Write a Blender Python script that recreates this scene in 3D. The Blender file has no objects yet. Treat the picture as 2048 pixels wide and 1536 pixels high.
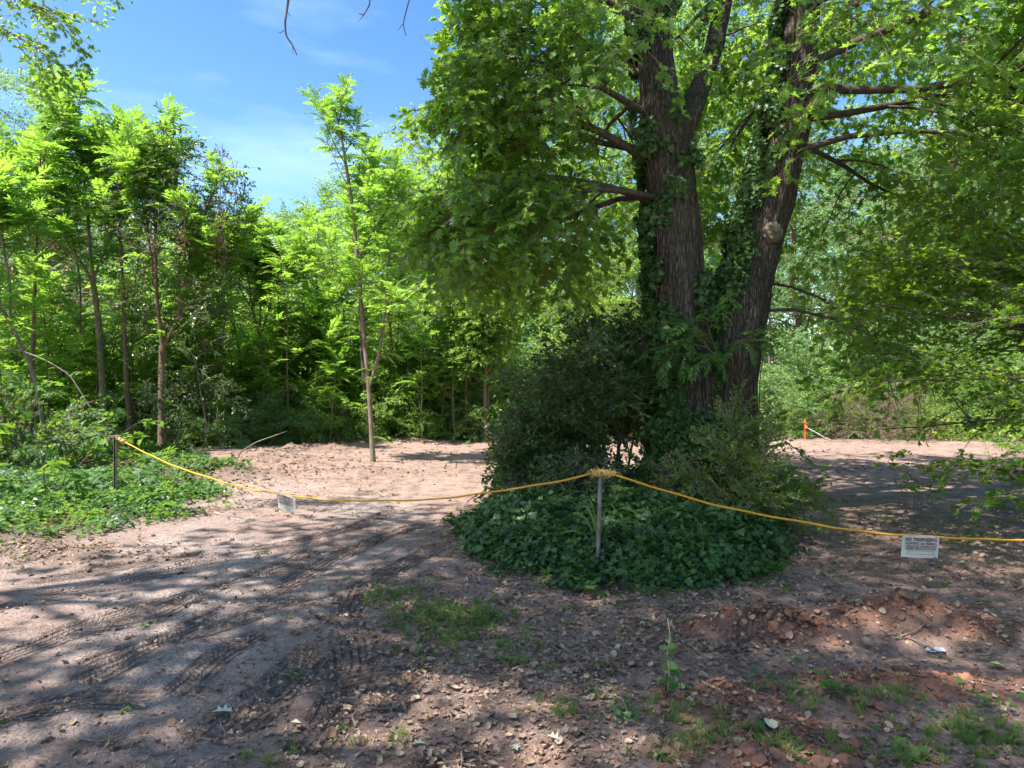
import bpy, math
import numpy as np
from mathutils import Vector

sc = bpy.context.scene
COL = sc.collection
PI = math.pi
rad = math.radians

# ------------------------------------------------------------------ camera, sky, sun, exposure
CZ, FPX = 1.75, 1400.0
cd = bpy.data.cameras.new('camera'); cam = bpy.data.objects.new('camera', cd); COL.objects.link(cam)
cam.location = (0, 0, CZ); cam.rotation_euler = (rad(90), 0, 0)
cd.sensor_width = 36; cd.lens = 36 * FPX / 2048; cd.clip_end = 1500; cd.clip_start = 0.05
sc.camera = cam

SUN_EL, SUN_AZ = 62, -118          # azimuth measured from +Y towards +X
world = bpy.data.worlds.new('World'); sc.world = world; world.use_nodes = True
wt = world.node_tree; bg = wt.nodes['Background']
sky = wt.nodes.new('ShaderNodeTexSky'); sky.sky_type = 'NISHITA'; sky.sun_disc = False
sky.sun_elevation = rad(SUN_EL); sky.sun_rotation = rad(SUN_AZ)
sky.air_density = 1.0; sky.dust_density = 0.8; sky.ozone_density = 2.2
tc = wt.nodes.new('ShaderNodeTexCoord'); mp = wt.nodes.new('ShaderNodeMapping'); mp.inputs['Scale'].default_value = (1.2, 1.2, 5.5)
mp.inputs['Rotation'].default_value = (0.2, 0.15, 0.4)
cn = wt.nodes.new('ShaderNodeTexNoise'); cn.inputs['Scale'].default_value = 1.1; cn.inputs['Detail'].default_value = 7; cn.inputs['Roughness'].default_value = 0.55
cr = wt.nodes.new('ShaderNodeValToRGB'); cr.color_ramp.elements[0].position = 0.5; cr.color_ramp.elements[1].position = 0.85
cr.color_ramp.elements[0].color = (0, 0, 0, 1); cr.color_ramp.elements[1].color = (.2, .2, .2, 1)
mx = wt.nodes.new('ShaderNodeMix'); mx.data_type = 'RGBA'; mx.inputs[7].default_value = (7, 8, 9.5, 1)
wt.links.new(tc.outputs['Generated'], mp.inputs[0]); wt.links.new(mp.outputs[0], cn.inputs['Vector'])
wt.links.new(cn.outputs['Fac'], cr.inputs[0]); wt.links.new(cr.outputs[0], mx.inputs[0])
hs = wt.nodes.new('ShaderNodeHueSaturation'); hs.inputs['Saturation'].default_value = 1.35; hs.inputs['Hue'].default_value = 0.52; hs.inputs['Value'].default_value = 0.78; wt.links.new(sky.outputs[0], hs.inputs['Color'])
tn = wt.nodes.new('ShaderNodeMix'); tn.data_type = 'RGBA'; tn.blend_type = 'MULTIPLY'; tn.inputs[0].default_value = 1; tn.inputs[7].default_value = (1, .97, .68, 1); wt.links.new(hs.outputs[0], tn.inputs[6]); wt.links.new(tn.outputs[2], mx.inputs[6]); wt.links.new(mx.outputs[2], bg.inputs['Color'])
bg.inputs['Strength'].default_value = 0.08

sd = bpy.data.lights.new('sun', 'SUN'); sun = bpy.data.objects.new('sun', sd); COL.objects.link(sun)
sd.energy = 2.05; sd.angle = rad(0.6); sd.color = (1, 0.95, 0.88)
_s = Vector((math.sin(rad(SUN_AZ)) * math.cos(rad(SUN_EL)), math.cos(rad(SUN_AZ)) * math.cos(rad(SUN_EL)), math.sin(rad(SUN_EL))))
sun.rotation_euler = _s.to_track_quat('Z', 'Y').to_euler()
sc.view_settings.view_transform = 'Standard'; sc.view_settings.look = 'None'
sc.view_settings.exposure = 2.8; sc.view_settings.gamma = 1.0; sc.view_settings.use_curve_mapping = False
sc.render.engine = 'CYCLES'
cy = sc.cycles
cy.max_bounces = 12; cy.diffuse_bounces = 9; cy.glossy_bounces = 2; cy.transmission_bounces = 9; cy.transparent_max_bounces = 4
cy.caustics_reflective = False; cy.caustics_refractive = False; cy.use_denoising = True; cy.sample_clamp_indirect = 8


# ------------------------------------------------------------------ maths helpers
def gp(px, py):                    # a ground point seen in the 2048x1536 photograph -> world x, y
    Y = CZ * FPX / (py - 768.0)
    return ((px - 1024) / FPX * Y, Y)


def at(px, py, Y):
    return ((px - 1024) / FPX * Y, Y, CZ - (py - 768) / FPX * Y)


def _hash(ix, iy, iz, seed):
    h = (ix.astype(np.int64) * 374761393 + iy.astype(np.int64) * 668265263 + iz.astype(np.int64) * 2147483647 + seed * 974711)
    h = (h ^ (h >> 13)) * 1274126177
    h = h ^ (h >> 16)
    return (h & 0xFFFFFF) / float(0xFFFFFF)


def vnoise(x, y, z=None, seed=0):
    x = np.asarray(x, float); y = np.asarray(y, float)
    if z is None:
        x0 = np.floor(x); y0 = np.floor(y); fx = x - x0; fy = y - y0
        fx = fx * fx * (3 - 2 * fx); fy = fy * fy * (3 - 2 * fy); o = np.zeros_like(x0)
        a = _hash(x0, y0, o, seed); b = _hash(x0 + 1, y0, o, seed); c = _hash(x0, y0 + 1, o, seed); d = _hash(x0 + 1, y0 + 1, o, seed)
        return (a + (b - a) * fx) * (1 - fy) + (c + (d - c) * fx) * fy
    z = np.asarray(z, float); z0 = np.floor(z); fz = z - z0; fz = fz * fz * (3 - 2 * fz)
    x0 = np.floor(x); y0 = np.floor(y); fx = x - x0; fy = y - y0
    fx = fx * fx * (3 - 2 * fx); fy = fy * fy * (3 - 2 * fy)
    def lay(zz):
        a = _hash(x0, y0, zz, seed); b = _hash(x0 + 1, y0, zz, seed); c = _hash(x0, y0 + 1, zz, seed); d = _hash(x0 + 1, y0 + 1, zz, seed)
        return (a + (b - a) * fx) * (1 - fy) + (c + (d - c) * fx) * fy
    return lay(z0) * (1 - fz) + lay(z0 + 1) * fz


def fbm(x, y, sc_=1.0, octv=4, seed=0, z=None, gain=0.5):
    s = 0; a = 1; t = 0
    for i in range(octv):
        s = s + a * (vnoise(np.asarray(x) * sc_, np.asarray(y) * sc_, None if z is None else np.asarray(z) * sc_, seed + i * 17) - 0.5)
        t += a; a *= gain; sc_ *= 2.03
    return s / t


def sstep(a, b, x):
    t = np.clip((np.asarray(x, float) - a) / (b - a), 0, 1)
    return t * t * (3 - 2 * t)


def norm(v):
    return v / np.maximum(np.linalg.norm(v, axis=-1, keepdims=True), 1e-9)


def frames(d, up):                 # columns: x = side, y = along d, z = near up
    y = norm(d); x = norm(np.cross(y, up)); z = np.cross(x, y)
    return np.stack([x, y, z], axis=-1)


def euler(R):
    return np.stack([np.arctan2(R[:, 2, 1], R[:, 2, 2]), -np.arcsin(np.clip(R[:, 2, 0], -1, 1)), np.arctan2(R[:, 1, 0], R[:, 0, 0])], axis=-1)


def rand_dirs(rng, n, zlo=-1, zhi=1):
    z = rng.uniform(zlo, zhi, n); a = rng.uniform(0, 2 * PI, n); r = np.sqrt(1 - z * z)
    return np.stack([r * np.cos(a), r * np.sin(a), z], -1)


# ------------------------------------------------------------------ geometry collector
class Geo:
    def __init__(self):
        self.V = []; self.L = []; self.T = []; self.M = []; self.n = 0

    def add(self, V, L, T, m=0):
        V = np.asarray(V, float).reshape(-1, 3)
        self.V.append(V); self.L.append(np.asarray(L, np.int64).ravel() + self.n); T = np.asarray(T, np.int64).ravel()
        self.T.append(T); self.M.append(np.full(len(T), m)); self.n += len(V)

    def faces(self, V, F, m=0):
        self.add(V, [i for f in F for i in f], [len(f) for f in F], m)

    def place(self, shape, R, P, S, m=0):      # many copies of one small shape
        V, F = shape; n = len(P)
        if n == 0: return
        V = np.asarray(V, float); L = np.array([i for f in F for i in f]); T = np.array([len(f) for f in F])
        S = np.broadcast_to(np.asarray(S, float).reshape(-1, 1, 1) if np.ndim(S) == 1 else np.asarray(S, float), (n, 1, 1)) if np.ndim(S) < 2 else np.asarray(S)[:, None, :]
        W = np.einsum('nij,nkj->nki', R, V[None] * S) + P[:, None, :]
        LL = (L[None] + (np.arange(n) * len(V))[:, None])
        self.add(W, LL, np.tile(T, n), m)

    def tube(self, P, r, sides=6, m=0, cap=True, ref=(0.31, 0.93, 0.17)):
        P = np.asarray(P, float); n = len(P); r = np.broadcast_to(np.asarray(r, float), (n,))
        t = norm(np.gradient(P, axis=0)); ref = np.asarray(ref, float)
        u = norm(np.cross(t, ref)); v = np.cross(t, u)
        a = np.arange(sides) * 2 * PI / sides
        W = P[:, None] + r[:, None, None] * (np.cos(a)[None, :, None] * u[:, None] + np.sin(a)[None, :, None] * v[:, None])
        i = np.arange(n - 1)[:, None] * sides; j = np.arange(sides)[None]; k = (j + 1) % sides
        Q = np.stack([i + j, i + k, i + sides + k, i + sides + j], -1).reshape(-1, 4)
        L = list(Q.ravel()); T = [4] * len(Q)
        if cap:
            L += list(range(sides))[::-1] + list(range((n - 1) * sides, n * sides)); T += [sides, sides]
        self.add(W.reshape(-1, 3), L, T, m)

    def box(self, c, s, m=0, R=None):
        c = np.asarray(c, float); h = np.asarray(s, float) / 2
        V = np.array([[x, y, z] for x in (-1, 1) for y in (-1, 1) for z in (-1, 1)], float) * h
        if R is not None: V = V @ np.asarray(R).T
        self.faces(V + c, [(0, 1, 3, 2), (4, 6, 7, 5), (0, 4, 5, 1), (2, 3, 7, 6), (0, 2, 6, 4), (1, 5, 7, 3)], m)

    def mesh(self, name, mats, smooth=True):
        me = bpy.data.meshes.new(name)
        V = np.concatenate(self.V); L = np.concatenate(self.L).astype(np.int32); T = np.concatenate(self.T).astype(np.int32); M = np.concatenate(self.M).astype(np.int32)
        me.vertices.add(len(V)); me.vertices.foreach_set('co', V.astype(np.float32).ravel())
        me.loops.add(len(L)); me.loops.foreach_set('vertex_index', L)
        me.polygons.add(len(T)); st = np.zeros(len(T), np.int32); st[1:] = np.cumsum(T)[:-1]
        me.polygons.foreach_set('loop_start', st); me.polygons.foreach_set('loop_total', T)
        for mt in (mats if isinstance(mats, (list, tuple)) else [mats]): me.materials.append(mt)
        me.polygons.foreach_set('material_index', M)
        me.polygons.foreach_set('use_smooth', np.full(len(T), smooth))
        me.update(calc_edges=True); me.validate()
        return me


def link(name, data, parent=None, loc=None):
    o = bpy.data.objects.new(name, data); COL.objects.link(o)
    if parent is not None: o.parent = parent
    if loc is not None: o.location = loc
    return o


def tag(o, label=None, cat=None, group=None, kind=None):
    if label: o['label'] = label
    if cat: o['category'] = cat
    if group: o['group'] = group
    if kind: o['kind'] = kind
    return o


def thing(name, label, cat, loc=(0, 0, 0), group=None, rz=0):
    e = link(name, None, None, loc); e.rotation_euler = (0, 0, rz); e.empty_display_size = 0.2
    return tag(e, label, cat, group)


# ------------------------------------------------------------------ materials
def nmat(name):
    m = bpy.data.materials.new(name); m.use_nodes = True; nt = m.node_tree
    for n in list(nt.nodes): nt.nodes.remove(n)
    out = nt.nodes.new('ShaderNodeOutputMaterial')
    return m, nt, nt.nodes, nt.links, out


def mathn(N, L, op, a, b=None, c=None):
    n = N.new('ShaderNodeMath'); n.operation = op
    for i, v in enumerate((a, b, c)):
        if v is None: continue
        if isinstance(v, (int, float)): n.inputs[i].default_value = v
        else: L.new(v, n.inputs[i])
    return n.outputs[0]


def mixc(N, L, f, a, b, mode='MIX'):
    n = N.new('ShaderNodeMix'); n.data_type = 'RGBA'; n.blend_type = mode
    for i, v in ((0, f), (6, a), (7, b)):
        if isinstance(v, (int, float)): n.inputs[i].default_value = v
        elif isinstance(v, tuple): n.inputs[i].default_value = v if len(v) == 4 else v + (1,)
        else: L.new(v, n.inputs[i])
    return n.outputs[2]


def leaf_mat(name, cols, trans, tf=0.42, rough=0.42, spec=0.45):
    """cols: dark, mid, light reflectance; trans: transmitted colour; every leaf is an island with its own tone."""
    m, nt, N, L, out = nmat(name)
    ge = N.new('ShaderNodeNewGeometry'); oi = N.new('ShaderNodeObjectInfo')
    r = mathn(N, L, 'ADD', mathn(N, L, 'MULTIPLY', ge.outputs['Random Per Island'], 0.65), mathn(N, L, 'MULTIPLY', oi.outputs['Random'], 0.35))
    cr = N.new('ShaderNodeValToRGB'); L.new(r, cr.inputs[0]); e = cr.color_ramp.elements
    e[0].position = 0.15; e[1].position = 0.9; e[0].color = cols[0] + (1,); e[1].color = cols[2] + (1,)
    k = cr.color_ramp.elements.new(0.55); k.color = cols[1] + (1,)
    p = N.new('ShaderNodeBsdfPrincipled'); L.new(cr.outputs[0], p.inputs['Base Color']); p.inputs['Roughness'].default_value = rough
    p.inputs['Specular IOR Level'].default_value = spec
    t = N.new('ShaderNodeBsdfTranslucent')
    tcx = mixc(N, L, mathn(N, L, 'MULTIPLY', r, 1.0), tuple(c * .7 for c in trans), tuple(min(1, c * 1.25) for c in trans)); L.new(tcx, t.inputs['Color'])
    mx = N.new('ShaderNodeMixShader'); mx.inputs[0].default_value = tf
    L.new(p.outputs[0], mx.inputs[1]); L.new(t.outputs[0], mx.inputs[2]); L.new(mx.outputs[0], out.inputs[0])
    return m


def rough_mat(name, c1, c2, scale=20, rough=0.8, stretch=(1, 1, 1), bump=0.3, bdist=0.01, detail=5, metallic=0.0, spec=0.3, c3=None, tex='NOISE'):
    m, nt, N, L, out = nmat(name)
    tcn = N.new('ShaderNodeTexCoord'); mpn = N.new('ShaderNodeMapping'); mpn.inputs['Scale'].default_value = stretch
    L.new(tcn.outputs['Object'], mpn.inputs[0])
    n1 = N.new('ShaderNodeTexNoise'); n1.inputs['Scale'].default_value = scale; n1.inputs['Detail'].default_value = detail; L.new(mpn.outputs[0], n1.inputs['Vector'])
    cr = N.new('ShaderNodeValToRGB'); cr.color_ramp.elements[0].position = 0.3; cr.color_ramp.elements[1].position = 0.72
    cr.color_ramp.elements[0].color = c1 + (1,); cr.color_ramp.elements[1].color = c2 + (1,)
    L.new(n1.outputs['Fac'], cr.inputs[0]); col = cr.outputs[0]
    if c3:
        n2 = N.new('ShaderNodeTexNoise'); n2.inputs['Scale'].default_value = scale * .13; n2.inputs['Detail'].default_value = 3; L.new(tcn.outputs['Object'], n2.inputs['Vector'])
        f = N.new('ShaderNodeMapRange'); f.inputs[1].default_value = .45; f.inputs[2].default_value = .65; L.new(n2.outputs['Fac'], f.inputs[0])
        col = mixc(N, L, f.outputs[0], col, c3)
    p = N.new('ShaderNodeBsdfPrincipled'); L.new(col, p.inputs['Base Color']); p.inputs['Roughness'].default_value = rough
    p.inputs['Metallic'].default_value = metallic; p.inputs['Specular IOR Level'].default_value = spec
    bp = N.new('ShaderNodeBump'); bp.inputs['Strength'].default_value = bump; bp.inputs['Distance'].default_value = bdist
    L.new(n1.outputs['Fac'], bp.inputs['Height']); L.new(bp.outputs[0], p.inputs['Normal']); L.new(p.outputs[0], out.inputs[0])
    return m


def tone_mat(name, cols, rough=0.75, tf=0.0):      # litter, chips, pebbles: one tone per piece
    m, nt, N, L, out = nmat(name)
    ge = N.new('ShaderNodeNewGeometry'); oi = N.new('ShaderNodeObjectInfo')
    r = mathn(N, L, 'FRACT', mathn(N, L, 'ADD', ge.outputs['Random Per Island'], oi.outputs['Random']))
    cr = N.new('ShaderNodeValToRGB'); L.new(r, cr.inputs[0]); cr.color_ramp.interpolation = 'LINEAR'
    e = cr.color_ramp.elements; e[0].color = cols[0] + (1,); e[1].color = cols[-1] + (1,)
    for i, c in enumerate(cols[1:-1]): k = e.new((i + 1) / (len(cols) - 1)); k.color = c + (1,)
    p = N.new('ShaderNodeBsdfPrincipled'); L.new(cr.outputs[0], p.inputs['Base Color']); p.inputs['Roughness'].default_value = rough
    p.inputs['Specular IOR Level'].default_value = 0.25
    if tf:
        t = N.new('ShaderNodeBsdfTranslucent'); L.new(cr.outputs[0], t.inputs['Color'])
        mx = N.new('ShaderNodeMixShader'); mx.inputs[0].default_value = tf
        L.new(p.outputs[0], mx.inputs[1]); L.new(t.outputs[0], mx.inputs[2]); L.new(mx.outputs[0], out.inputs[0])
    else: L.new(p.outputs[0], out.inputs[0])
    return m


M_OAK = leaf_mat('oak_leaf', [(.055, .12, .025), (.085, .18, .032), (.135, .245, .04)], (.38, .62, .06), .5)
M_AIL = leaf_mat('compound_leaf', [(.05, .13, .02), (.085, .20, .022), (.14, .27, .03)], (.36, .62, .06), .5)
M_BROAD = leaf_mat('broad_leaf', [(.065, .15, .035), (.11, .22, .045), (.17, .30, .06)], (.42, .66, .09), .52)
M_BROAD2 = leaf_mat('blue_green_leaf', [(.08, .16, .06), (.12, .23, .09), (.20, .31, .12)], (.38, .6, .16), .5)
M_YEL = leaf_mat('yellow_green_leaf', [(.09, .18, .025), (.15, .27, .035), (.25, .36, .05)], (.42, .62, .06), .5)
M_HOLLY = leaf_mat('glossy_dark_leaf', [(.03, .065, .02), (.045, .10, .026), (.08, .14, .035)], (.16, .28, .02), .28, .3, .4)
M_IVY = leaf_mat('ivy_leaf', [(.028, .068, .022), (.042, .10, .028), (.085, .155, .04)], (.08, .2, .03), .2, .42, .4)
M_COVER = leaf_mat('ground_cover_leaf', [(.038, .095, .026), (.06, .145, .032), (.10, .20, .04)], (.28, .47, .05), .38, .5, .3)
M_MAPLE = leaf_mat('layered_leaf', [(.035, .09, .012), (.055, .13, .014), (.09, .17, .018)], (.36, .58, .03), .52, .5, .3)
M_NAND = leaf_mat('fine_leaf', [(.07, .14, .025), (.11, .19, .03), (.18, .24, .04)], (.28, .42, .04), .42)
M_GRASS = leaf_mat('grass_blade', [(.08, .15, .028), (.14, .22, .04), (.30, .29, .12)], (.24, .36, .05), .35, .5, .3)
M_DEAD = tone_mat('dead_leaf', [(.13, .075, .05), (.24, .15, .10), (.36, .25, .175), (.17, .10, .065), (.44, .33, .24), (.28, .175, .115)], .75, .12)
M_DEADV = tone_mat('withered_vine_leaf', [(.16, .09, .05), (.24, .15, .09), (.10, .06, .035), (.30, .2, .12)], .8, .2)
M_CHIP = tone_mat('wood_chip', [(.28, .19, .13), (.14, .09, .065), (.45, .34, .26), (.2, .13, .09)], .85)
M_STONE = tone_mat('pebble', [(.16, .13, .12), (.28, .23, .205), (.12, .10, .09), (.34, .29, .26), (.24, .16, .13)], .8)
M_CLOD = tone_mat('clay_clod', [(.17, .075, .045), (.23, .11, .07), (.11, .055, .04), (.2, .10, .07)], .95)
M_DCLOD = tone_mat('dirt_clod', [(.10, .065, .05), (.16, .11, .09), (.07, .048, .04), (.2, .14, .11)], .95)
M_BARK = rough_mat('grey_bark', (.09, .065, .05), (.26, .21, .17), 14, .9, (1, 1, .12), .9, .03, c3=(.16, .15, .10))
M_TBARK = rough_mat('twig_bark', (.10, .07, .05), (.22, .17, .13), 30, .85, (1, 1, .3), .3, .01)
M_SBARK = rough_mat('smooth_pale_bark', (.14, .105, .08), (.27, .215, .17), 22, .8, (1, 1, .35), .4, .01, c3=(.14, .10, .075))
M_RBARK = rough_mat('reddish_bark', (.11, .065, .045), (.21, .135, .10), 20, .85, (1, 1, .3), .4, .01)
M_DBARK = rough_mat('dark_bark', (.045, .033, .026), (.12, .09, .07), 16, .9, (1, 1, .2), .7, .02)
M_STEEL = rough_mat('weathered_steel', (.15, .14, .135), (.30, .28, .265), 45, .55, (1, 1, .4), .2, .003, metallic=.55, c3=(.16, .11, .08))
M_ROPE = rough_mat('yellow_rope', (.50, .23, .015), (.72, .37, .04), 160, .6, (1, 1, 1), .6, .003)
M_FRAY = rough_mat('frayed_rope', (.42, .24, .06), (.72, .50, .16), 120, .8)
M_SIGN = rough_mat('sign_plastic', (.44, .46, .42), (.54, .56, .52), 9, .5, bump=.05)
M_INK = rough_mat('brown_red_ink', (.10, .03, .03), (.14, .045, .045), 40, .6, bump=0)
M_ORANGE = rough_mat('orange_tape', (.75, .10, .03), (.9, .16, .05), 25, .5)
M_FOIL = rough_mat('crumpled_plastic', (.35, .38, .46), (.6, .64, .72), 30, .3)


def hero_bark():
    m, nt, N, L, out = nmat('furrowed_oak_bark')
    tcn = N.new('ShaderNodeTexCoord'); mpn = N.new('ShaderNodeMapping'); mpn.inputs['Scale'].default_value = (1, 1, .2); L.new(tcn.outputs['Object'], mpn.inputs[0])
    n1 = N.new('ShaderNodeTexNoise'); n1.inputs['Scale'].default_value = 26; n1.inputs['Detail'].default_value = 8; n1.inputs['Roughness'].default_value = .65; n1.inputs['Distortion'].default_value = .6; L.new(mpn.outputs[0], n1.inputs['Vector'])
    v = N.new('ShaderNodeTexVoronoi'); v.feature = 'DISTANCE_TO_EDGE'; v.inputs['Scale'].default_value = 30; L.new(mpn.outputs[0], v.inputs['Vector'])
    vv = N.new('ShaderNodeMapRange'); vv.inputs[2].default_value = .22; L.new(v.outputs['Distance'], vv.inputs[0])
    h = mathn(N, L, 'ADD', mathn(N, L, 'MULTIPLY', vv.outputs[0], .6), mathn(N, L, 'MULTIPLY', n1.outputs['Fac'], .7))
    at_ = N.new('ShaderNodeAttribute'); at_.attribute_name = 'furrow'
    cr = N.new('ShaderNodeValToRGB'); e = cr.color_ramp.elements; e[0].position = .3; e[1].position = .95
    e[0].color = (.028, .021, .017, 1); e[1].color = (.115, .095, .08, 1); k = e.new(.62); k.color = (.056, .044, .036, 1)
    L.new(mathn(N, L, 'ADD', mathn(N, L, 'MULTIPLY', h, .75), mathn(N, L, 'MULTIPLY', at_.outputs['Fac'], .35)), cr.inputs[0])
    n2 = N.new('ShaderNodeTexNoise'); n2.inputs['Scale'].default_value = 1.6; n2.inputs['Detail'].default_value = 5; L.new(tcn.outputs['Object'], n2.inputs['Vector'])
    f = N.new('ShaderNodeMapRange'); f.inputs[1].default_value = .52; f.inputs[2].default_value = .75; f.inputs[4].default_value = .45; L.new(n2.outputs['Fac'], f.inputs[0])
    col = mixc(N, L, f.outputs[0], cr.outputs[0], (.09, .10, .055))
    p = N.new('ShaderNodeBsdfPrincipled'); L.new(col, p.inputs['Base Color']); p.inputs['Roughness'].default_value = .92; p.inputs['Specular IOR Level'].default_value = .2
    bp = N.new('ShaderNodeBump'); bp.inputs['Strength'].default_value = 1; bp.inputs['Distance'].default_value = .02
    L.new(h, bp.inputs['Height']); L.new(bp.outputs[0], p.inputs['Normal']); L.new(p.outputs[0], out.inputs[0])
    return m


M_OAKBARK = hero_bark()
M_BURL = rough_mat('knot_wood', (.07, .055, .042), (.19, .155, .115), 18, .9, (1, 1, 1), .9, .02, c3=(.11, .09, .06))

# ------------------------------------------------------------------ leaf outlines (base at 0, length along +y)
OVATE = ([(0, 0, 0), (-.26, .34, .07), (.26, .34, .07), (0, .5, 0), (0, 1, -.1)], [(0, 3, 1), (0, 2, 3), (1, 3, 4), (3, 2, 4)])
LANCE = ([(0, 0, 0), (-.13, .3, .03), (.13, .3, .03), (0, 1, -.08)], [(0, 2, 1), (1, 2, 3)])
LANCE5 = ([(0, 0, 0), (-.15, .25, .04), (.15, .25, .04), (-.1, .65, .03), (.1, .65, .03), (0, 1, -.1)], [(0, 2, 1), (1, 2, 4, 3), (3, 4, 5)])


def lobed(side, mids):
    n = len(side); V = [(0, y, 0) for y in mids]; nm = len(mids)
    R = [(x, y, abs(x) * .22 - y * y * .12) for x, y in side]; Lf = [(-x, y, z) for x, y, z in R]
    V = [(0, y, -y * y * .12) for y in mids] + R + Lf
    F = [tuple([nm + i for i in range(n)] + list(range(nm - 1, -1, -1)))[::1], tuple(list(range(nm)) + [nm + n + i for i in range(n - 1, -1, -1)])]
    return V, F


OAKLEAF = lobed([(.04, .14), (.24, .16), (.12, .3), (.42, .46), (.13, .52), (.33, .78), (.09, .76)], [0, .3, .52, .76, 1.0])
IVYLEAF = lobed([(.18, -.06), (.48, .1), (.26, .3), (.42, .58), (.18, .62)], [0, .3, .62, 1.0])
ROUND = ([(0, 0, 0), (-.3, .12, .03), (.3, .12, .03), (-.42, .45, .06), (.42, .45, .06), (-.25, .82, 0), (.25, .82, 0), (0, 1, -.06), (0, .45, 0)],
         [(0, 8, 3, 1), (0, 2, 4, 8), (8, 7, 5, 3), (8, 4, 6, 7)])


def proto(name, geo, mats, smooth=False):
    return bpy.data.objects.new(name, geo.mesh(name, mats, smooth))


def spray(name, seed, leaf, lmat, length=.8, n=30, ls=.12, width=.5, flat=.35, droop=.25, tmat=None, subs=5, lv=.25):
    """a leafy twig: curved axis along +y with side twigs, leaves along all of them"""
    rng = np.random.default_rng(seed); g = Geo(); tmat = tmat or M_TBARK
    ax = np.array([(rng.normal() * .02 * length * i, length * i / 5, -droop * length * (i / 5) ** 2) for i in range(6)])
    g.tube(ax, np.linspace(.007, .003, 6) * max(.7, length), 3, 1, False)
    tw = [(ax, 1.)]
    for s in range(subs):
        f = (s + .6) / (subs + .3); p0 = np.array([np.interp(f * 5, range(6), ax[:, k]) for k in range(3)])
        sd = 1 if s % 2 else -1; a = rng.uniform(.6, 1.1); l = width * length * (1.15 - f) * rng.uniform(.7, 1.15)
        d = np.array([sd * math.sin(a), math.cos(a), rng.normal() * flat * .6]); d /= np.linalg.norm(d)
        q = p0 + d * l * .5; e = p0 + d * l - np.array([0, 0, droop * l * .7])
        g.tube([p0, q, e], [.004, .003, .002], 3, 1, False); tw.append((np.array([p0, q, e]), l / length))
    w = np.array([t[1] for t in tw]); w /= w.sum(); P = []; D = []
    for k in range(n):
        T, _ = tw[rng.choice(len(tw), p=w)]; f = rng.uniform(.12, 1) ** .8 * (len(T) - 1); i = min(int(f), len(T) - 2)
        p = T[i] + (T[i + 1] - T[i]) * (f - i); t = norm(T[i + 1] - T[i]); sd = rng.choice([-1, 1])
        side = np.cross(t, (0, 0, 1.)); d = t * rng.uniform(.3, 1.1) + side * sd * rng.uniform(.3, 1) + np.array([0, 0, rng.normal() * flat - .12])
        P.append(p); D.append(d)
    P = np.array(P); D = np.array(D); up = np.array([0, 0, 1.]) + rng.normal(0, flat * 1.1, (n, 3))
    g.place(leaf, frames(D, up), P, ls * rng.uniform(1 - lv, 1 + lv, n), 0)
    return proto(name, g, [lmat, tmat])


def frond(name, seed, n=11, length=.85, ll=.17, droop=.35, mat=None, shape=LANCE5, rz=.006):
    rng = np.random.default_rng(seed); g = Geo(); k = 8
    t = np.linspace(0, 1, k); ax = np.stack([rng.normal(0, .015, k).cumsum() * .5, length * (t - .12 * t * t), .12 * length * np.sin(t * 2.2) - droop * length * t * t], -1)
    g.tube(ax, np.linspace(rz, rz * .35, k), 3, 1, False)
    P = []; D = []; S = []; U = []
    for i in range(n):
        f = .14 + .86 * i / (n - .5)
        p = np.array([np.interp(f, t, ax[:, c]) for c in range(3)]); sz = ll * (0.75 + .5 * math.sin(f * 2.6)) * rng.uniform(.88, 1.1)
        for sd in (-1, 1):
            if rng.random() < .04: continue
            P.append(p); D.append((sd, .35 + .5 * f + rng.normal() * .1, -.22 + rng.normal() * .12)); S.append(sz); U.append((0, 0, 1))
    P.append(ax[-1]); D.append((0, 1, -.4)); S.append(ll * .9); U.append((0, 0, 1))
    g.place(shape, frames(np.array(D, float), np.array(U, float) + rng.normal(0, .2, (len(U), 3))), np.array(P), np.array(S), 0)
    return proto(name, g, [mat or M_AIL, M_SBARK])


_groups = {}


def scatter_group(protos):
    key = tuple(p.name for p in protos)
    if key in _groups: return _groups[key]
    ng = bpy.data.node_groups.new('scatter', 'GeometryNodeTree')
    ng.interface.new_socket('Geometry', in_out='INPUT', socket_type='NodeSocketGeometry')
    ng.interface.new_socket('Geometry', in_out='OUTPUT', socket_type='NodeSocketGeometry')
    N = ng.nodes; L = ng.links
    gi = N.new('NodeGroupInput'); go = N.new('NodeGroupOutput'); io = N.new('GeometryNodeInstanceOnPoints'); gt = N.new('GeometryNodeGeometryToInstance')
    L.new(gi.outputs[0], io.inputs['Points']); L.new(gt.outputs[0], io.inputs['Instance']); io.inputs['Pick Instance'].default_value = True
    for p in protos:
        o = N.new('GeometryNodeObjectInfo'); o.inputs['Object'].default_value = p; L.new(o.outputs['Geometry'], gt.inputs[0])
    for nm, ty, s in (('rot', 'FLOAT_VECTOR', 'Rotation'), ('scl', 'FLOAT', 'Scale'), ('idx', 'INT', 'Instance Index')):
        a = N.new('GeometryNodeInputNamedAttribute'); a.data_type = ty; a.inputs[0].default_value = nm; L.new(a.outputs[0], io.inputs[s])
    L.new(io.outputs[0], go.inputs[0]); _groups[key] = ng
    return ng


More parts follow.
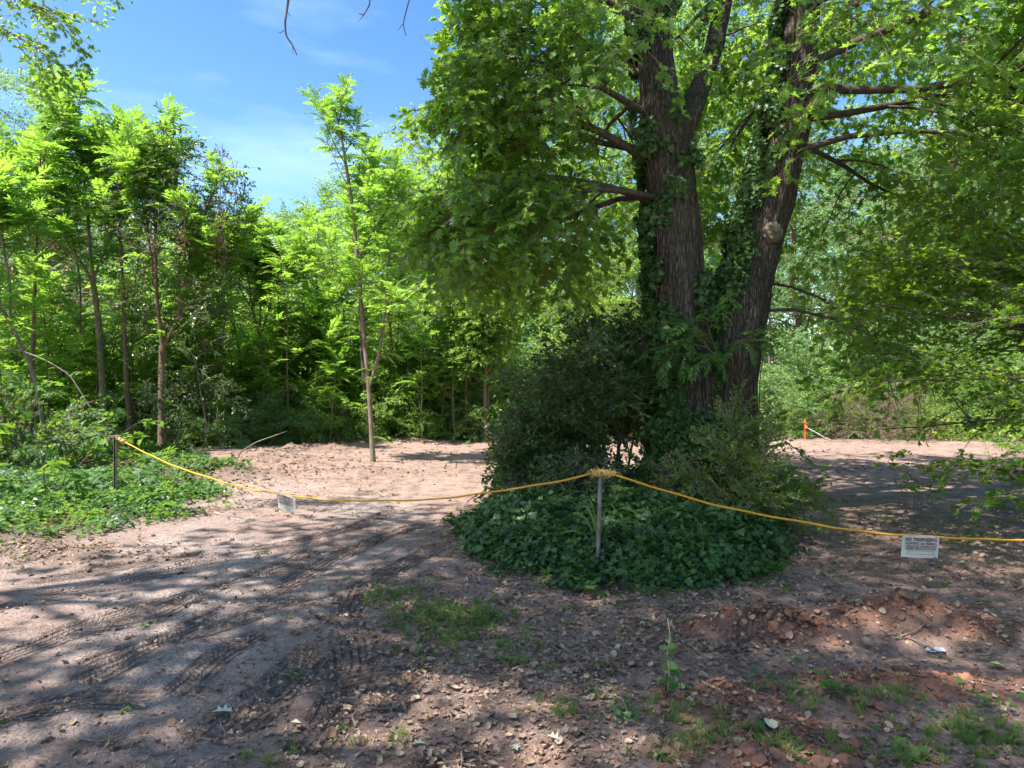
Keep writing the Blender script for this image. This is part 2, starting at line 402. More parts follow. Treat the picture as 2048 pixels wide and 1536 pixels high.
def scatter(name, protos, P, R, S, parent=None, seed=0, loc=None, kind='stuff'):
    P = np.asarray(P, float); n = len(P); rng = np.random.default_rng(seed + n)
    me = bpy.data.meshes.new(name); me.vertices.add(n); me.vertices.foreach_set('co', P.astype(np.float32).ravel())
    me.attributes.new('rot', 'FLOAT_VECTOR', 'POINT').data.foreach_set('vector', euler(R).astype(np.float32).ravel())
    me.attributes.new('scl', 'FLOAT', 'POINT').data.foreach_set('value', np.broadcast_to(S, (n,)).astype(np.float32))
    me.attributes.new('idx', 'INT', 'POINT').data.foreach_set('value', rng.integers(0, len(protos), n).astype(np.int32))
    o = link(name, me, parent, loc); md = o.modifiers.new('scatter', 'NODES'); md.node_group = scatter_group(protos)
    if kind: o['kind'] = kind
    return o


# sprays and fronds
SP_OAK = [spray('oak_spray', 10 + i, OAKLEAF, M_OAK, .75, 32, .125, .6, .42, .28, subs=6) for i in range(4)]
SP_OAKF = [spray('oak_spray_upper', 20 + i, ([(0, 0, 0), (-.4, .45, .06), (.4, .45, .06), (0, 1, -.1)], [(0, 2, 3, 1)]), M_OAK, 1.2, 32, .15, .6, .45, .28, subs=7) for i in range(3)]
SP_BROAD = [spray('broad_spray', 30 + i, OVATE, M_BROAD, 1.2, 60, .14, .6, .45, .3, subs=8) for i in range(3)]
SP_BLUE = [spray('blue_spray', 40 + i, OVATE, M_BROAD2, 1.2, 64, .13, .6, .5, .3, subs=8) for i in range(3)]
SP_YEL = [spray('yellow_spray', 50 + i, OVATE, M_YEL, 1.0, 44, .12, .6, .45, .3, subs=7) for i in range(2)]
SP_HOLLY = [spray('holly_spray', 60 + i, OVATE, M_HOLLY, .5, 30, .075, .6, .6, .25, subs=6) for i in range(3)]
SP_COVER = [spray('cover_spray', 70 + i, OVATE, M_COVER, .34, 20, .075, .7, .5, .3, subs=5) for i in range(3)]
SP_MAPLE = [spray('maple_spray', 80 + i, IVYLEAF, M_MAPLE, .6, 38, .066, .75, .34, .12, subs=7) for i in range(3)]
SP_NAND = [spray('fine_spray', 90 + i, OVATE, M_NAND, .34, 60, .04, .7, .5, .2, subs=7) for i in range(3)]
SP_DEADV = [spray('withered_spray', 95 + i, OVATE, M_DEADV, .6, 22, .09, .5, .6, .8, subs=5) for i in range(2)]
SP_PIN = [spray('pin_spray', 97 + i, LANCE, M_BROAD2, .8, 90, .07, .6, .6, .3, subs=8) for i in range(2)]
FR_AIL = [frond('ailanthus_frond', 100 + i, 9 + i % 2, .82, .185, [.2, .38, .55, .3][i]) for i in range(4)]
FR_WAL = [frond('walnut_frond', 110 + i, 6, .42, .13, .3, M_COVER, OVATE) for i in range(2)]
SP_BIG = [spray('big_leaf_spray', 120 + i, IVYLEAF, M_COVER, .5, 11, .19, .6, .3, .3, subs=4) for i in range(2)]


def ivy_patch(seed, n, mat, s, r):
    rng = np.random.default_rng(seed); g = Geo(); a = rng.uniform(0, 2 * PI, n); q = r * np.sqrt(rng.random(n))
    P = np.stack([q * np.cos(a), q * np.sin(a), rng.uniform(.02, .12, n)], -1); d = rand_dirs(rng, n, -.45, .15)
    g.place(IVYLEAF, frames(d, np.array([0, 0, 1.]) + rng.normal(0, .35, (n, 3))), P, s * rng.uniform(.6, 1.3, n))
    return proto('ivy_patch', g, [mat])


SP_IVY = [ivy_patch(130 + i, 46, M_IVY, .066, .26) for i in range(3)]
SP_IVY2 = [ivy_patch(140 + i, 24, M_COVER, .075, .24) for i in range(3)]
SP_IVYT = [ivy_patch(150 + i, 7, M_IVY, .085, .1) for i in range(3)]


# ------------------------------------------------------------------ ground shape
def left_edge(y):
    return np.interp(y, [0, 5, 7.7, 8.7, 10.1, 12.8, 17.9, 25], [-9, -7.2, -5.5, -4.95, -4.7, -4.9, -8.4, -11])


def m_left(x, y):
    return sstep(-.5, .7, left_edge(y) - x + fbm(x, y, .8, 3, 5) * 1.6) * sstep(2, 5, y)


def m_bed(x, y):
    r = np.sqrt(((x - 1.22) / 1.64) ** 2 + ((y - 8.6) / 2.4) ** 2) + fbm(x, y, 1.1, 3, 9) * .45
    return 1 - sstep(.82, 1.08, r)


def far_edge(x):
    return np.interp(x, [-14, -8, -4, 0, 6, 12, 20], [17.5, 19.3, 21.2, 22.2, 22.2, 21.5, 20.5])


def m_wood(x, y):
    return np.maximum(sstep(-.6, .8, y - far_edge(x) + fbm(x, y, .7, 3, 3) * 1.6), sstep(-1, 1.5, x - np.interp(y, [0, 6, 9, 12, 20], [9, 7.6, 6.6, 9, 14]) + fbm(x, y, .7, 3, 2)))


def bump(x, y, cx, cy, rx, ry, h, rot=0):
    c, s = math.cos(rot), math.sin(rot); u = ((x - cx) * c + (y - cy) * s) / rx; v = (-(x - cx) * s + (y - cy) * c) / ry
    return h * np.exp(-(u * u + v * v))


CLAY = []
for px, py, rx, ry, h in ((1400, 1262, .32, .12, .05), (1490, 1262, .4, .16, .08), (1570, 1268, .34, .16, .09), (1760, 1238, .4, .2, .11), (1850, 1240, .35, .16, .10), (1960, 1262, .25, .13, .04),
                          (1370, 1405, .16, .1, .06), (1440, 1425, .2, .12, .07), (1480, 1400, .2, .12, .08), (1560, 1470, .25, .12, .05), (1520, 1530, .3, .14, .06), (1860, 1375, .4, .14, .05), (1750, 1370, .4, .12, .04)):
    X, Y = gp(px, py); CLAY.append((X, Y, rx, ry, h))
BERM = [(*gp(640, 905), 1.9, .5, .20, .1), (*gp(560, 925), 1.2, .5, .16, .2), (*gp(730, 945), 1.0, .3, .12, 0), (*gp(680, 883), 3.2, .5, .22, 0), (*gp(480, 955), .8, .5, .14, .4),
        (*gp(380, 960), 1.0, .5, .15, .3), (*gp(1650, 940), 1.0, .3, .08, 0), (*gp(1780, 915), .5, .2, .10, 0), (*gp(90, 1110), 1.0, .3, .08, -.5), (*gp(1100, 900), 1.6, .3, .1, 0)]


def ground_h(x, y, fine=True):
    x = np.asarray(x, float); y = np.asarray(y, float)
    near = 1 - sstep(16, 30, np.hypot(x, y))
    h = fbm(x, y, .18, 3, 1) * .22 * sstep(3, 12, np.hypot(x, y)) + fbm(x, y, 1.2, 3, 7) * .045
    h = h + m_left(x, y) * (.05 + fbm(x, y, .9, 3, 12) * .2)
    h = h + m_bed(x, y) * (.18 + .2 * np.exp(-(((x - 2.2) / 2) ** 2 + ((y - 9.4) / 1.9) ** 2)))
    lump = 1 + 1.7 * fbm(x, y, 7, 3, 31)
    for cx, cy_, rx, ry, hh in CLAY: h = h + bump(x, y, cx, cy_, rx, ry, hh) * lump
    for cx, cy_, rx, ry, hh, ro in BERM: h = h + bump(x, y, cx, cy_, rx, ry, hh, ro) * (1 + 1.0 * fbm(x, y, 3, 3, 41))
    h = h - bump(x, y, *gp(1860, 1290), .45, .2, .07)
    if fine:
        cr = sstep(.02, .25, fbm(x, y, .9, 3, 66))
        h = h + near * (fbm(x, y, 6, 4, 21, gain=.6) * (.022 + .045 * cr) + np.abs(fbm(x, y, 14, 3, 51, gain=.65)) * (.018 + .03 * cr))
    return h


TRACKS = []      # world polylines, half width


def track(pts, hw):
    P = np.array([gp(*p) for p in pts]); t = np.linspace(0, 1, len(P)); tt = np.linspace(0, 1, 28)
    P = np.stack([np.interp(tt, t, P[:, 0]), np.interp(tt, t, P[:, 1])], -1)
    for _ in range(4): P[1:-1] = (P[:-2] + P[2:] + 2 * P[1:-1]) / 4
    TRACKS.append((P, hw))


track([(640, 1098), (610, 1112), (560, 1140), (500, 1155)], .16)
track([(620, 1120), (540, 1150), (450, 1178), (330, 1205), (200, 1245), (90, 1290), (-60, 1340)], .15)
track([(470, 1112), (400, 1130), (300, 1160), (160, 1185), (0, 1215), (-80, 1240)], .16)
track([(430, 1180), (330, 1225), (250, 1250), (150, 1262)], .13)
track([(610, 1195), (480, 1245), (380, 1270), (260, 1305), (160, 1345)], .14)
track([(560, 1205), (470, 1232), (330, 1262)], .10)
track([(545, 1265), (440, 1310), (390, 1360), (340, 1400)], .12)
track([(690, 1262), (640, 1300), (570, 1365), (500, 1420), (400, 1490)], .17)
track([(665, 1290), (610, 1350), (520, 1430), (450, 1475)], .12)
track([(675, 1230), (700, 1265), (712, 1320), (700, 1390), (660, 1450), (600, 1520)], .15)
track([(900, 1335), (820, 1342), (745, 1345), (640, 1365)], .10)
track([(845, 1335), (800, 1385), (762, 1430)], .12)
track([(905, 1300), (800, 1300), (735, 1312)], .08)
track([(320, 1400), (200, 1400), (90, 1420), (-40, 1450)], .14)
track([(780, 1020), (700, 1060), (600, 1085), (450, 1105), (250, 1140), (60, 1170)], .15)
track([(860, 1040), (760, 1075), (660, 1120), (560, 1180), (420, 1240), (300, 1300), (150, 1380)], .14)
track([(900, 1090), (800, 1130), (720, 1180), (690, 1240)], .13)
track([(250, 1090), (150, 1110), (0, 1140), (-80, 1150)], .13)
track([(1250, 1330), (1180, 1345), (1130, 1350)], .12)
track([(1640, 1255), (1560, 1275), (1440, 1295), (1370, 1290)], .12)
track([(1000, 1530), (900, 1520), (820, 1535)], .12)


def build_ground():
    xs = np.arange(-8, 8.001, .032); g = 8 + np.cumsum(.05 * 1.075 ** np.arange(1, 76)); g = g[g < 420]
    xs = np.concatenate([-g[::-1], xs, g])
    ys = [1.6]
    while ys[-1] < 26: ys.append(ys[-1] + max(.014, .0062 * ys[-1]))
    k = .2
    while ys[-1] < 420: ys.append(ys[-1] + k); k *= 1.07
    b = 1.6 - np.cumsum(.1 * 1.12 ** np.arange(40)); b = b[b > -60]
    ys = np.concatenate([b[::-1], ys])
    X, Y = np.meshgrid(xs, ys); Xf, Yf = X.ravel(), Y.ravel(); n = len(Xf)
    H = ground_h(Xf, Yf)
    tm = np.zeros(n); tu = np.zeros(n); tv = np.zeros(n)
    for q, (P, hw) in enumerate(TRACKS):
        lo = P.min(0) - hw * 2; hi = P.max(0) + hw * 2
        sel = np.where((Xf > lo[0]) & (Xf < hi[0]) & (Yf > lo[1]) & (Yf < hi[1]))[0]
        if len(sel) == 0: continue
        px, py = Xf[sel], Yf[sel]; best = np.full(len(sel), 9.); u = np.zeros(len(sel)); v = np.zeros(len(sel)); acc = 0
        for a, b_ in zip(P[:-1], P[1:]):
            d = b_ - a; l = np.hypot(*d) + 1e-9; t = np.clip(((px - a[0]) * d[0] + (py - a[1]) * d[1]) / l / l, 0, 1)
            qx = px - a[0] - d[0] * t; qy = py - a[1] - d[1] * t; dd = np.hypot(qx, qy); s = np.sign(d[0] * qy - d[1] * qx)
            w = dd < best; best[w] = dd[w]; u[w] = acc + t[w] * l; v[w] = (s * dd)[w]; acc += l
        endf = sstep(0, .12, u) * sstep(0, .12, acc - u)
        m = (1 - sstep(.82, 1.06, best / hw)) * endf * sstep(.3, .5, vnoise(px * 2.3, py * 2.3, seed=77) + .3)
        w = m > .02; s_ = sel[w]
        H[s_] -= m[w] * .016; rim = bump(best[w] / hw, 0 * best[w], 1.12, 0, .16, 1, .014); H[s_] += rim * endf[w]
        tm[s_] = np.maximum(tm[s_] * .0, m[w]); tu[s_] = u[w] + q * 3.7; tv[s_] = v[w]
    nx, ny = len(xs), len(ys); i = np.arange(ny - 1)[:, None] * nx; j = np.arange(nx - 1)[None]
    Q = np.stack([i + j, i + j + 1, i + nx + j + 1, i + nx + j], -1).reshape(-1, 4)
    G = Geo(); G.add(np.stack([Xf, Yf, H], -1), Q.ravel(), np.full(len(Q), 4))
    me = G.mesh('ground', [ground_mat()])
    clay = np.zeros(n)
    for cx, cy_, rx, ry, hh in CLAY: clay = np.maximum(clay, bump(Xf, Yf, cx, cy_, rx * 1.25, ry * 1.25, 1))
    clay = np.clip(clay * 1.2 + fbm(Xf, Yf, 2.2, 3, 61) * .8, 0, 1) * (clay > .03)
    clay = np.maximum(clay, .4 * sstep(.14, .26, fbm(Xf, Yf, .9, 4, 63)) * (1 - sstep(6, 9, Yf)) * sstep(-1, 1, Xf))
    berm = np.zeros(n)
    for cx, cy_, rx, ry, hh, ro in BERM: berm = np.maximum(berm, bump(Xf, Yf, cx, cy_, rx, ry, 1, ro))
    green = np.maximum(np.maximum(m_left(Xf, Yf), m_bed(Xf, Yf)), m_wood(Xf, Yf))
    for nm, a in (('track', tm), ('tu', tu), ('tv', tv), ('clay', clay), ('green', green), ('berm', np.clip(berm, 0, 1)), ('gravel', sstep(.4, 1.4, -Xf - .3 + 0 * Yf) * (1 - sstep(9, 15, Yf)))):
        me.attributes.new(nm, 'FLOAT', 'POINT').data.foreach_set('value', a.astype(np.float32))
    o = link('ground', me); o['kind'] = 'structure'
    return o


def ground_mat():
    m, nt, N, L, out = nmat('bare_dirt')
    tcn = N.new('ShaderNodeTexCoord')
    def att(n):
        a = N.new('ShaderNodeAttribute'); a.attribute_name = n; return a.outputs['Fac']
    def noise(s, d=5, r=.6, dist=0):
        n = N.new('ShaderNodeTexNoise'); n.inputs['Scale'].default_value = s; n.inputs['Detail'].default_value = d; n.inputs['Roughness'].default_value = r; n.inputs['Distortion'].default_value = dist
        L.new(tcn.outputs['Object'], n.inputs['Vector']); return n.outputs['Fac']
    def rng_(v, a, b, lo=0, hi=1):
        n = N.new('ShaderNodeMapRange'); n.inputs[1].default_value = a; n.inputs[2].default_value = b; n.inputs[3].default_value = lo; n.inputs[4].default_value = hi; L.new(v, n.inputs[0]); return n.outputs[0]
    n_big = noise(.55, 5); n_mid = noise(4.5, 6, .62); n_fine = noise(38, 6, .7); n_grit = noise(170, 3, .7)
    vo = N.new('ShaderNodeTexVoronoi'); vo.inputs['Scale'].default_value = 75; vo.inputs['Randomness'].default_value = 1; L.new(tcn.outputs['Object'], vo.inputs['Vector'])
    base = mixc(N, L, rng_(n_big, .38, .62), (.225, .148, .118), (.345, .235, .188))
    base = mixc(N, L, rng_(n_mid, .35, .7), base, (.43, .31, .255))
    base = mixc(N, L, rng_(n_fine, .44, .60, 0, .75), base, (.17, .10, .082))
    base = mixc(N, L, rng_(n_mid, .5, .36, 0, .55), base, (.14, .088, .07))
    grav = mixc(N, L, rng_(vo.outputs['Color'], .2, .8), (.22, .18, .165), (.52, .44, .40))
    gm = mathn(N, L, 'MULTIPLY', att('gravel'), rng_(n_big, .42, .6, .1, .7))
    base = mixc(N, L, gm, base, grav)
    clay = mixc(N, L, rng_(n_fine, .35, .65), (.15, .068, .045), (.29, .15, .10))
    base = mixc(N, L, att('clay'), base, clay)
    base = mixc(N, L, mathn(N, L, 'MULTIPLY', att('berm'), .55), base, (.12, .078, .058))
    base = mixc(N, L, mathn(N, L, 'MULTIPLY', att('green'), .8), base, (.085, .06, .042))
    # tyre grooves: ribs along the track, lugs across
    tu, tv, tm = att('tu'), att('tv'), att('track')
    wob = mathn(N, L, 'MULTIPLY', mathn(N, L, 'SUBTRACT', n_mid, .5), .05)
    rib = mathn(N, L, 'SINE', mathn(N, L, 'MULTIPLY', mathn(N, L, 'ADD', tv, wob), 2 * PI / .052))
    rib = mathn(N, L, 'MAXIMUM', rng_(rib, -.9, .1), rng_(n_mid, .50, .60))
    lug = mathn(N, L, 'SINE', mathn(N, L, 'MULTIPLY', mathn(N, L, 'ADD', tu, mathn(N, L, 'ABSOLUTE', tv)), 2 * PI / .045))
    lug = rng_(lug, -1, -.3, .55, 1)
    tread = mathn(N, L, 'MULTIPLY', rib, lug)
    trd = mathn(N, L, 'ADD', mathn(N, L, 'MULTIPLY', tread, tm), mathn(N, L, 'SUBTRACT', 1, tm))
    groove_shade = mathn(N, L, 'MULTIPLY', mathn(N, L, 'SUBTRACT', 1, trd), rng_(n_fine, .3, .6, .5, 1))
    base = mixc(N, L, mathn(N, L, 'MULTIPLY', tm, .35), base, (.15, .105, .09))
    base = mixc(N, L, mathn(N, L, 'MULTIPLY', groove_shade, .85), base, (.06, .038, .032))  # groove shade painted into the dirt colour, since the bump alone shades weakly
    p = N.new('ShaderNodeBsdfPrincipled'); L.new(base, p.inputs['Base Color']); p.inputs['Specular IOR Level'].default_value = .22
    L.new(rng_(n_mid, .3, .7, .75, .98), p.inputs['Roughness'])
    h = mathn(N, L, 'ADD', mathn(N, L, 'MULTIPLY', n_fine, .035), mathn(N, L, 'MULTIPLY', n_grit, .012))
    h = mathn(N, L, 'ADD', h, mathn(N, L, 'MULTIPLY', mathn(N, L, 'SUBTRACT', .6, vo.outputs['Distance']), mathn(N, L, 'MULTIPLY', gm, .012)))
    h = mathn(N, L, 'ADD', h, mathn(N, L, 'MULTIPLY', trd, .035))
    bp = N.new('ShaderNodeBump'); bp.inputs['Strength'].default_value = 1; bp.inputs['Distance'].default_value = 1; L.new(h, bp.inputs['Height']); L.new(bp.outputs[0], p.inputs['Normal'])
    L.new(p.outputs[0], out.inputs[0])
    return m


build_ground()


# ------------------------------------------------------------------ tree skeletons
def interp_path(P, f):
    P = np.asarray(P, float); f = np.asarray(f, float) * (len(P) - 1); i = np.clip(f.astype(int), 0, len(P) - 2)
    return P[i] + (P[i + 1] - P[i]) * (f - i)[..., None]


class Skel:
    def __init__(self, seed):
        self.rng = np.random.default_rng(seed); self.g = Geo(); self.P = []; self.D = []; self.limbs = []

    def limb(self, p0, az, el, length, r, droop=.25, nsub=6, sub=.42, depth=1, tip0=.35, g=None, spread=.9, step=.45, curl=0.):
        rng = self.rng; g = g or self.g; n = 8
        d = np.array([math.cos(az) * math.cos(el), math.sin(az) * math.cos(el), math.sin(el)]); pts = [np.asarray(p0, float)]
        az_ = az
        for i in range(n - 1):
            d = d + rng.normal(0, .09, 3) + np.array([0, 0, -droop * 2.2 / n]) + np.array([-math.sin(az_), math.cos(az_), 0]) * curl / n
            d /= np.linalg.norm(d); pts.append(pts[-1] + d * length / (n - 1))
        pts = np.array(pts)
        if getattr(self, 'clip', None) is not None:
            bad = np.where(~self.clip(pts))[0]
            if len(bad):
                if bad[0] < 2: return
                k_ = bad[0]; pts = interp_path(pts, np.linspace(0, (k_ - .5) / (n - 1), n))
        g.tube(pts, np.linspace(r, r * .22, n), 6 if r > .03 else 4, 0, False)
        self.twigs(pts, tip0, step)
        if depth:
            for s in range(nsub):
                f = .22 + .76 * (s + rng.random() * .6) / nsub; p = interp_path(pts, f); t = norm(interp_path(pts, min(1, f + .05)) - interp_path(pts, f - .05))
                a = math.atan2(t[1], t[0]) + (1 if s % 2 else -1) * rng.uniform(.5, 1.15) * spread; e = math.asin(np.clip(t[2], -1, 1)) + rng.normal(.08, .25)
                self.limb(p, a, e, length * sub * (1.2 - .7 * f) * rng.uniform(.75, 1.2), r * (1 - .75 * f) * .5, droop * 1.1, max(3, nsub - 2), sub, depth - 1, .15, g, spread, step)

    def twigs(self, pts, f0, step):
        L = np.linalg.norm(np.diff(pts, axis=0), axis=1).sum(); k = max(2, int(L * (1 - f0) / step)); f = np.linspace(f0, 1, k) + self.rng.uniform(-.5, .5, k) / k
        f = np.clip(f, 0, 1); p = interp_path(pts, f); t = norm(interp_path(pts, np.clip(f + .04, 0, 1)) - interp_path(pts, np.clip(f - .04, 0, 1)))
        s = np.cross(t, [0, 0, 1]) * self.rng.choice([-1, 1], k)[:, None] * self.rng.uniform(0, 1.2, k)[:, None]
        self.P += list(p); self.D += list(norm(t + s + self.rng.normal(0, .2, (k, 3))))

    def leaves(self, keep=None, updev=.3):
        P = np.array(self.P); D = np.array(self.D)
        if keep is not None: k = keep(P); P, D = P[k], D[k]
        R = frames(D, np.array([0, 0, 1.]) + self.rng.normal(0, updev, (len(P), 3)))
        return P, R, self.rng.uniform(.75, 1.2, len(P))


def wobble_path(rng, p0, p1, n=8, w=.1):
    t = np.linspace(0, 1, n)[:, None]; P = np.asarray(p0) * (1 - t) + np.asarray(p1) * t
    o = np.cumsum(rng.normal(0, w / math.sqrt(n), (n, 3)), 0); o -= o[0]; o[:, 2] *= .2
    return P + o * np.sin(np.clip(t, 0, 1) * PI * .8 + .3)


def broad_tree(seed, h=14., crown_r=3.6, base=.22, r=.2, nl=22, bark=None, protos=None, step=.55, nsub=6, low_droop=.35):
    s = Skel(seed); rng = s.rng; tr = wobble_path(rng, (0, 0, -.3), (rng.normal() * .5, rng.normal() * .5, h * .93), 10, .5)
    s.g.tube(tr, np.concatenate([[r * 1.35], np.linspace(r, r * .18, 9)]), 9, 0, False)
    for i in range(nl):
        f = base + (1 - base) * (i + .5) / nl; env = math.sin(PI * min(1, (1 - f) / (1 - base) * .8 + .16)) ** .7
        s.limb(interp_path(tr, f * .98), i * 2.4 + rng.normal() * .4, rad(12 + 48 * f) + rng.normal() * .12, crown_r * env * rng.uniform(.75, 1.15), r * .38 * (1.1 - f), low_droop * (1.2 - f), nsub, .45, 1, .3, step=step)
    return s


TREE_PROTO = {}


def make_tree_proto(key, seed, protos, bark, sscale=1., **kw):
    s = broad_tree(seed, **kw); P, R, S = s.leaves()
    TREE_PROTO[key] = (s.g.mesh('trunk', [bark]), P, R, S * sscale, protos, seed)


def put_tree(key, x, y, scale, name, label, group=None, rz=None, sz=None):
    tm, P, R, S, protos, seed = TREE_PROTO[key]
    rz = (x * 7.3 + y * 3.1) % 6.28 if rz is None else rz
    e = thing(name, label, 'tree', (x, y, float(ground_h(x, y, False))), group, rz); e.scale = (scale, scale, sz or scale)
    link('trunk', tm, e)
    ck = ('crown', key)
    if ck not in TREE_PROTO:
        TREE_PROTO[ck] = scatter('crown', protos, P, R, S, e, seed)
    else:
        c = TREE_PROTO[ck].copy(); COL.objects.link(c); c.parent = e
    return e


make_tree_proto('broad_a', 1, SP_BROAD, M_DBARK, h=13, crown_r=4.0, nl=24)
make_tree_proto('broad_b', 2, SP_BLUE, M_BARK, h=15, crown_r=4.2, nl=24, base=.15)
make_tree_proto('broad_c', 3, SP_BROAD + SP_YEL, M_DBARK, h=10, crown_r=3.0, nl=20, base=.12)
make_tree_proto('tall_a', 4, SP_BLUE, M_RBARK, h=20, crown_r=4.8, nl=30, base=.12, r=.26, step=.55)
make_tree_proto('tall_b', 5, SP_BROAD, M_DBARK, h=20, crown_r=4.6, nl=30, base=.15, r=.26, step=.55)
make_tree_proto('yellow', 6, SP_YEL, M_DBARK, h=8, crown_r=2.6, nl=18, base=.15, r=.1)


def shrub_proto(key, seed, protos, bark, h, r, n=14, ss=1., step=.3, el=(25, 80)):
    s = Skel(seed); rng = s.rng
    for i in range(n):
        s.limb((rng.normal() * .12, rng.normal() * .12, -.05), i * 2.4 + rng.normal() * .3, rad(rng.uniform(*el)), math.hypot(h, r) * rng.uniform(.6, 1), .022, .35, 6, .45, 1, .1, step=step)
    P, R, S = s.leaves(lambda P: P[:, 2] > .03)
    TREE_PROTO[key] = (s.g.mesh('stems', [bark]), P, R, S * ss, protos, seed)


shrub_proto('shrub_a', 11, SP_BROAD, M_TBARK, 2.6, 1.9, 16, .7, .4)
shrub_proto('shrub_b', 12, SP_BLUE, M_TBARK, 2.3, 2.0, 15, .7, .4)
shrub_proto('shrub_c', 13, SP_YEL, M_TBARK, 2.0, 1.4, 14, .6, .4)
shrub_proto('shrub_d', 14, FR_WAL + SP_COVER, M_TBARK, 1.2, .9, 14, 1.1, .25)


for q_ in range(4):
    s_ = Skel(400 + q_); h_ = [4.6, 3.6, 5.2, 2.6][q_]; tr_ = wobble_path(s_.rng, (0, 0, -.1), (s_.rng.normal() * .3, s_.rng.normal() * .3, h_), 8, .25); s_.g.tube(tr_, np.linspace(.032, .01, 8), 6, 0, False); Pq = []; Dq = []
    for b_ in range(5):
        f_ = .25 + .15 * b_; az_ = b_ * 2.4; p_ = interp_path(tr_, f_); e_ = p_ + np.array([math.cos(az_) * .7, math.sin(az_) * .7, .7]) * (1.2 - f_); s_.g.tube([p_, (p_ + e_) / 2 + [0, 0, -.05], e_], [.014, .01, .006], 4, 0, False)
        for i_ in range(7): a_ = i_ * 2.4; l_ = s_.rng.uniform(-.2, .8); Pq.append(interp_path(np.array([p_, e_]), s_.rng.uniform(.4, 1))); Dq.append((math.cos(a_), math.sin(a_), l_))
    for i_ in range(16): a_ = i_ * 2.4; Pq.append(interp_path(tr_, 1 - .28 * i_ / 16)); Dq.append((math.cos(a_), math.sin(a_), 1.6 - 1.7 * i_ / 16))
    Pq = np.array(Pq); Dq = norm(np.array(Dq)); TREE_PROTO['sap%d' % q_] = (s_.g.mesh('trunk', [M_SBARK if q_ % 2 else M_RBARK]), Pq, frames(Dq, np.array([0, 0, 1.]) + s_.rng.normal(0, .2, (len(Pq), 3))), s_.rng.uniform(.65, 1, len(Pq)), FR_AIL, 400 + q_)


def put_shrub(key, x, y, scale, name, label, group=None, sz=None, stem='stems', leaf='foliage'):
    tm, P, R, S, protos, seed = TREE_PROTO[key]
    e = thing(name, label, 'shrub', (x, y, float(ground_h(x, y, False))), group, (x * 5.3 + y * 2.1) % 6.28); e.scale = (scale, scale, sz or scale)
    link(stem, tm, e); ck = ('crown', key)
    if ck not in TREE_PROTO: TREE_PROTO[ck] = scatter(leaf, protos, P, R, S, e, seed)
    else:
        c = TREE_PROTO[ck].copy(); COL.objects.link(c); c.parent = e
    return e


# ------------------------------------------------------------------ the wood round the clearing
rg = np.random.default_rng(77)
GL = 'trees of the wood behind the left of the clearing'
# (photo x of the trunk, distance, skyline height in the photo, key)
def skyz(px, top, Y): return CZ + (768 - top) / FPX * Y
KH = {'broad_a': 13.5, 'broad_b': 15.5, 'broad_c': 10.5, 'tall_a': 21, 'tall_b': 21, 'yellow': 8.4}
LEFTW = [(-260, 30, 300, 'broad_a'), (-60, 28, 330, 'broad_c'), (90, 30, 400, 'broad_c'), (210, 32, 400, 'broad_b'), (330, 30, 430, 'broad_a'), (430, 33, 450, 'broad_b'), (520, 30, 500, 'broad_c'),
         (575, 38, 430, 'broad_b'), (640, 30, 420, 'broad_a'), (720, 34, 360, 'broad_b'), (800, 29, 400, 'broad_c'), (870, 33, 400, 'broad_a'), (930, 28, 470, 'broad_b'), (1010, 31, 400, 'broad_a'), (20, 40, 380, 'broad_b'), (150, 42, 420, 'broad_a'),
         (390, 42, 470, 'broad_a'), (480, 45, 490, 'broad_b'), (600, 47, 470, 'broad_a'), (700, 44, 430, 'broad_c'), (820, 42, 400, 'broad_b'), (950, 42, 360, 'broad_a')]
for px, Y, top, key in LEFTW:
    z = skyz(px, top, Y); put_tree(key, (px - 1024) / FPX * Y, Y, z / KH[key], 'broadleaf_tree', 'mid green broadleaf tree in the dense wood behind the left half of the clearing', GL)
RIGHTW = [(1090, 34, -60, 'tall_b'), (1190, 29, 120, 'tall_a'), (1290, 36, -100, 'tall_b'), (1400, 30, 60, 'tall_a'), (1480, 38, -80, 'tall_b'), (1600, 33, 150, 'tall_a'), (1700, 40, 330, 'tall_a'),
          (1790, 33, 300, 'broad_b'), (1990, 31, 60, 'tall_a'), (2100, 36, -80, 'tall_b'), (2200, 30, 0, 'tall_a'), (1620, 45, 300, 'broad_b'), (1880, 45, 100, 'tall_b'), (1150, 27, 480, 'broad_c'), (1540, 28, 500, 'broad_b'), (1250, 28, 500, 'broad_b'), (2330, 33, -100, 'tall_b'),
          (1680, 30, 560, 'broad_b'), (1960, 27, 480, 'broad_b'), (1380, 42, 200, 'broad_a'), (1760, 52, 450, 'broad_a'), (2040, 48, 200, 'broad_b')]
for px, Y, top, key in RIGHTW:
    z = skyz(px, top, Y); put_tree(key, (px - 1024) / FPX * Y, Y, z / KH[key], 'woodland_tree', 'tall leafy tree in the wood behind the right half of the clearing', 'trees of the wood behind the right of the clearing')
put_tree('tall_a', *at(110, 768, 40)[:2], skyz(0, 150, 40) / 21, 'oak_tree', 'tall pale blue-green tree rising above the saplings at the far left', sz=.92)
put_tree('tall_a', *at(-60, 768, 37)[:2], skyz(0, 120, 37) / 21, 'oak_tree', 'pale tall tree cut by the left edge of the photo behind the saplings')
put_tree('yellow', *at(840, 768, 26)[:2], skyz(0, 560, 26) / 8.4, 'young_tree', 'small yellow-green tree just behind the bare grey sapling trunk', sz=.9)
put_tree('yellow', *at(815, 768, 31)[:2], skyz(0, 300, 31) / 8.4, 'young_tree', 'yellow-green tree whose top shows right of the tall sapling')
put_tree('yellow', *at(1170, 768, 21)[:2], .62, 'young_tree', 'low yellow-green leafy tree glowing behind the dark glossy shrub')
GS = 'undergrowth shrubs at the wood edge'
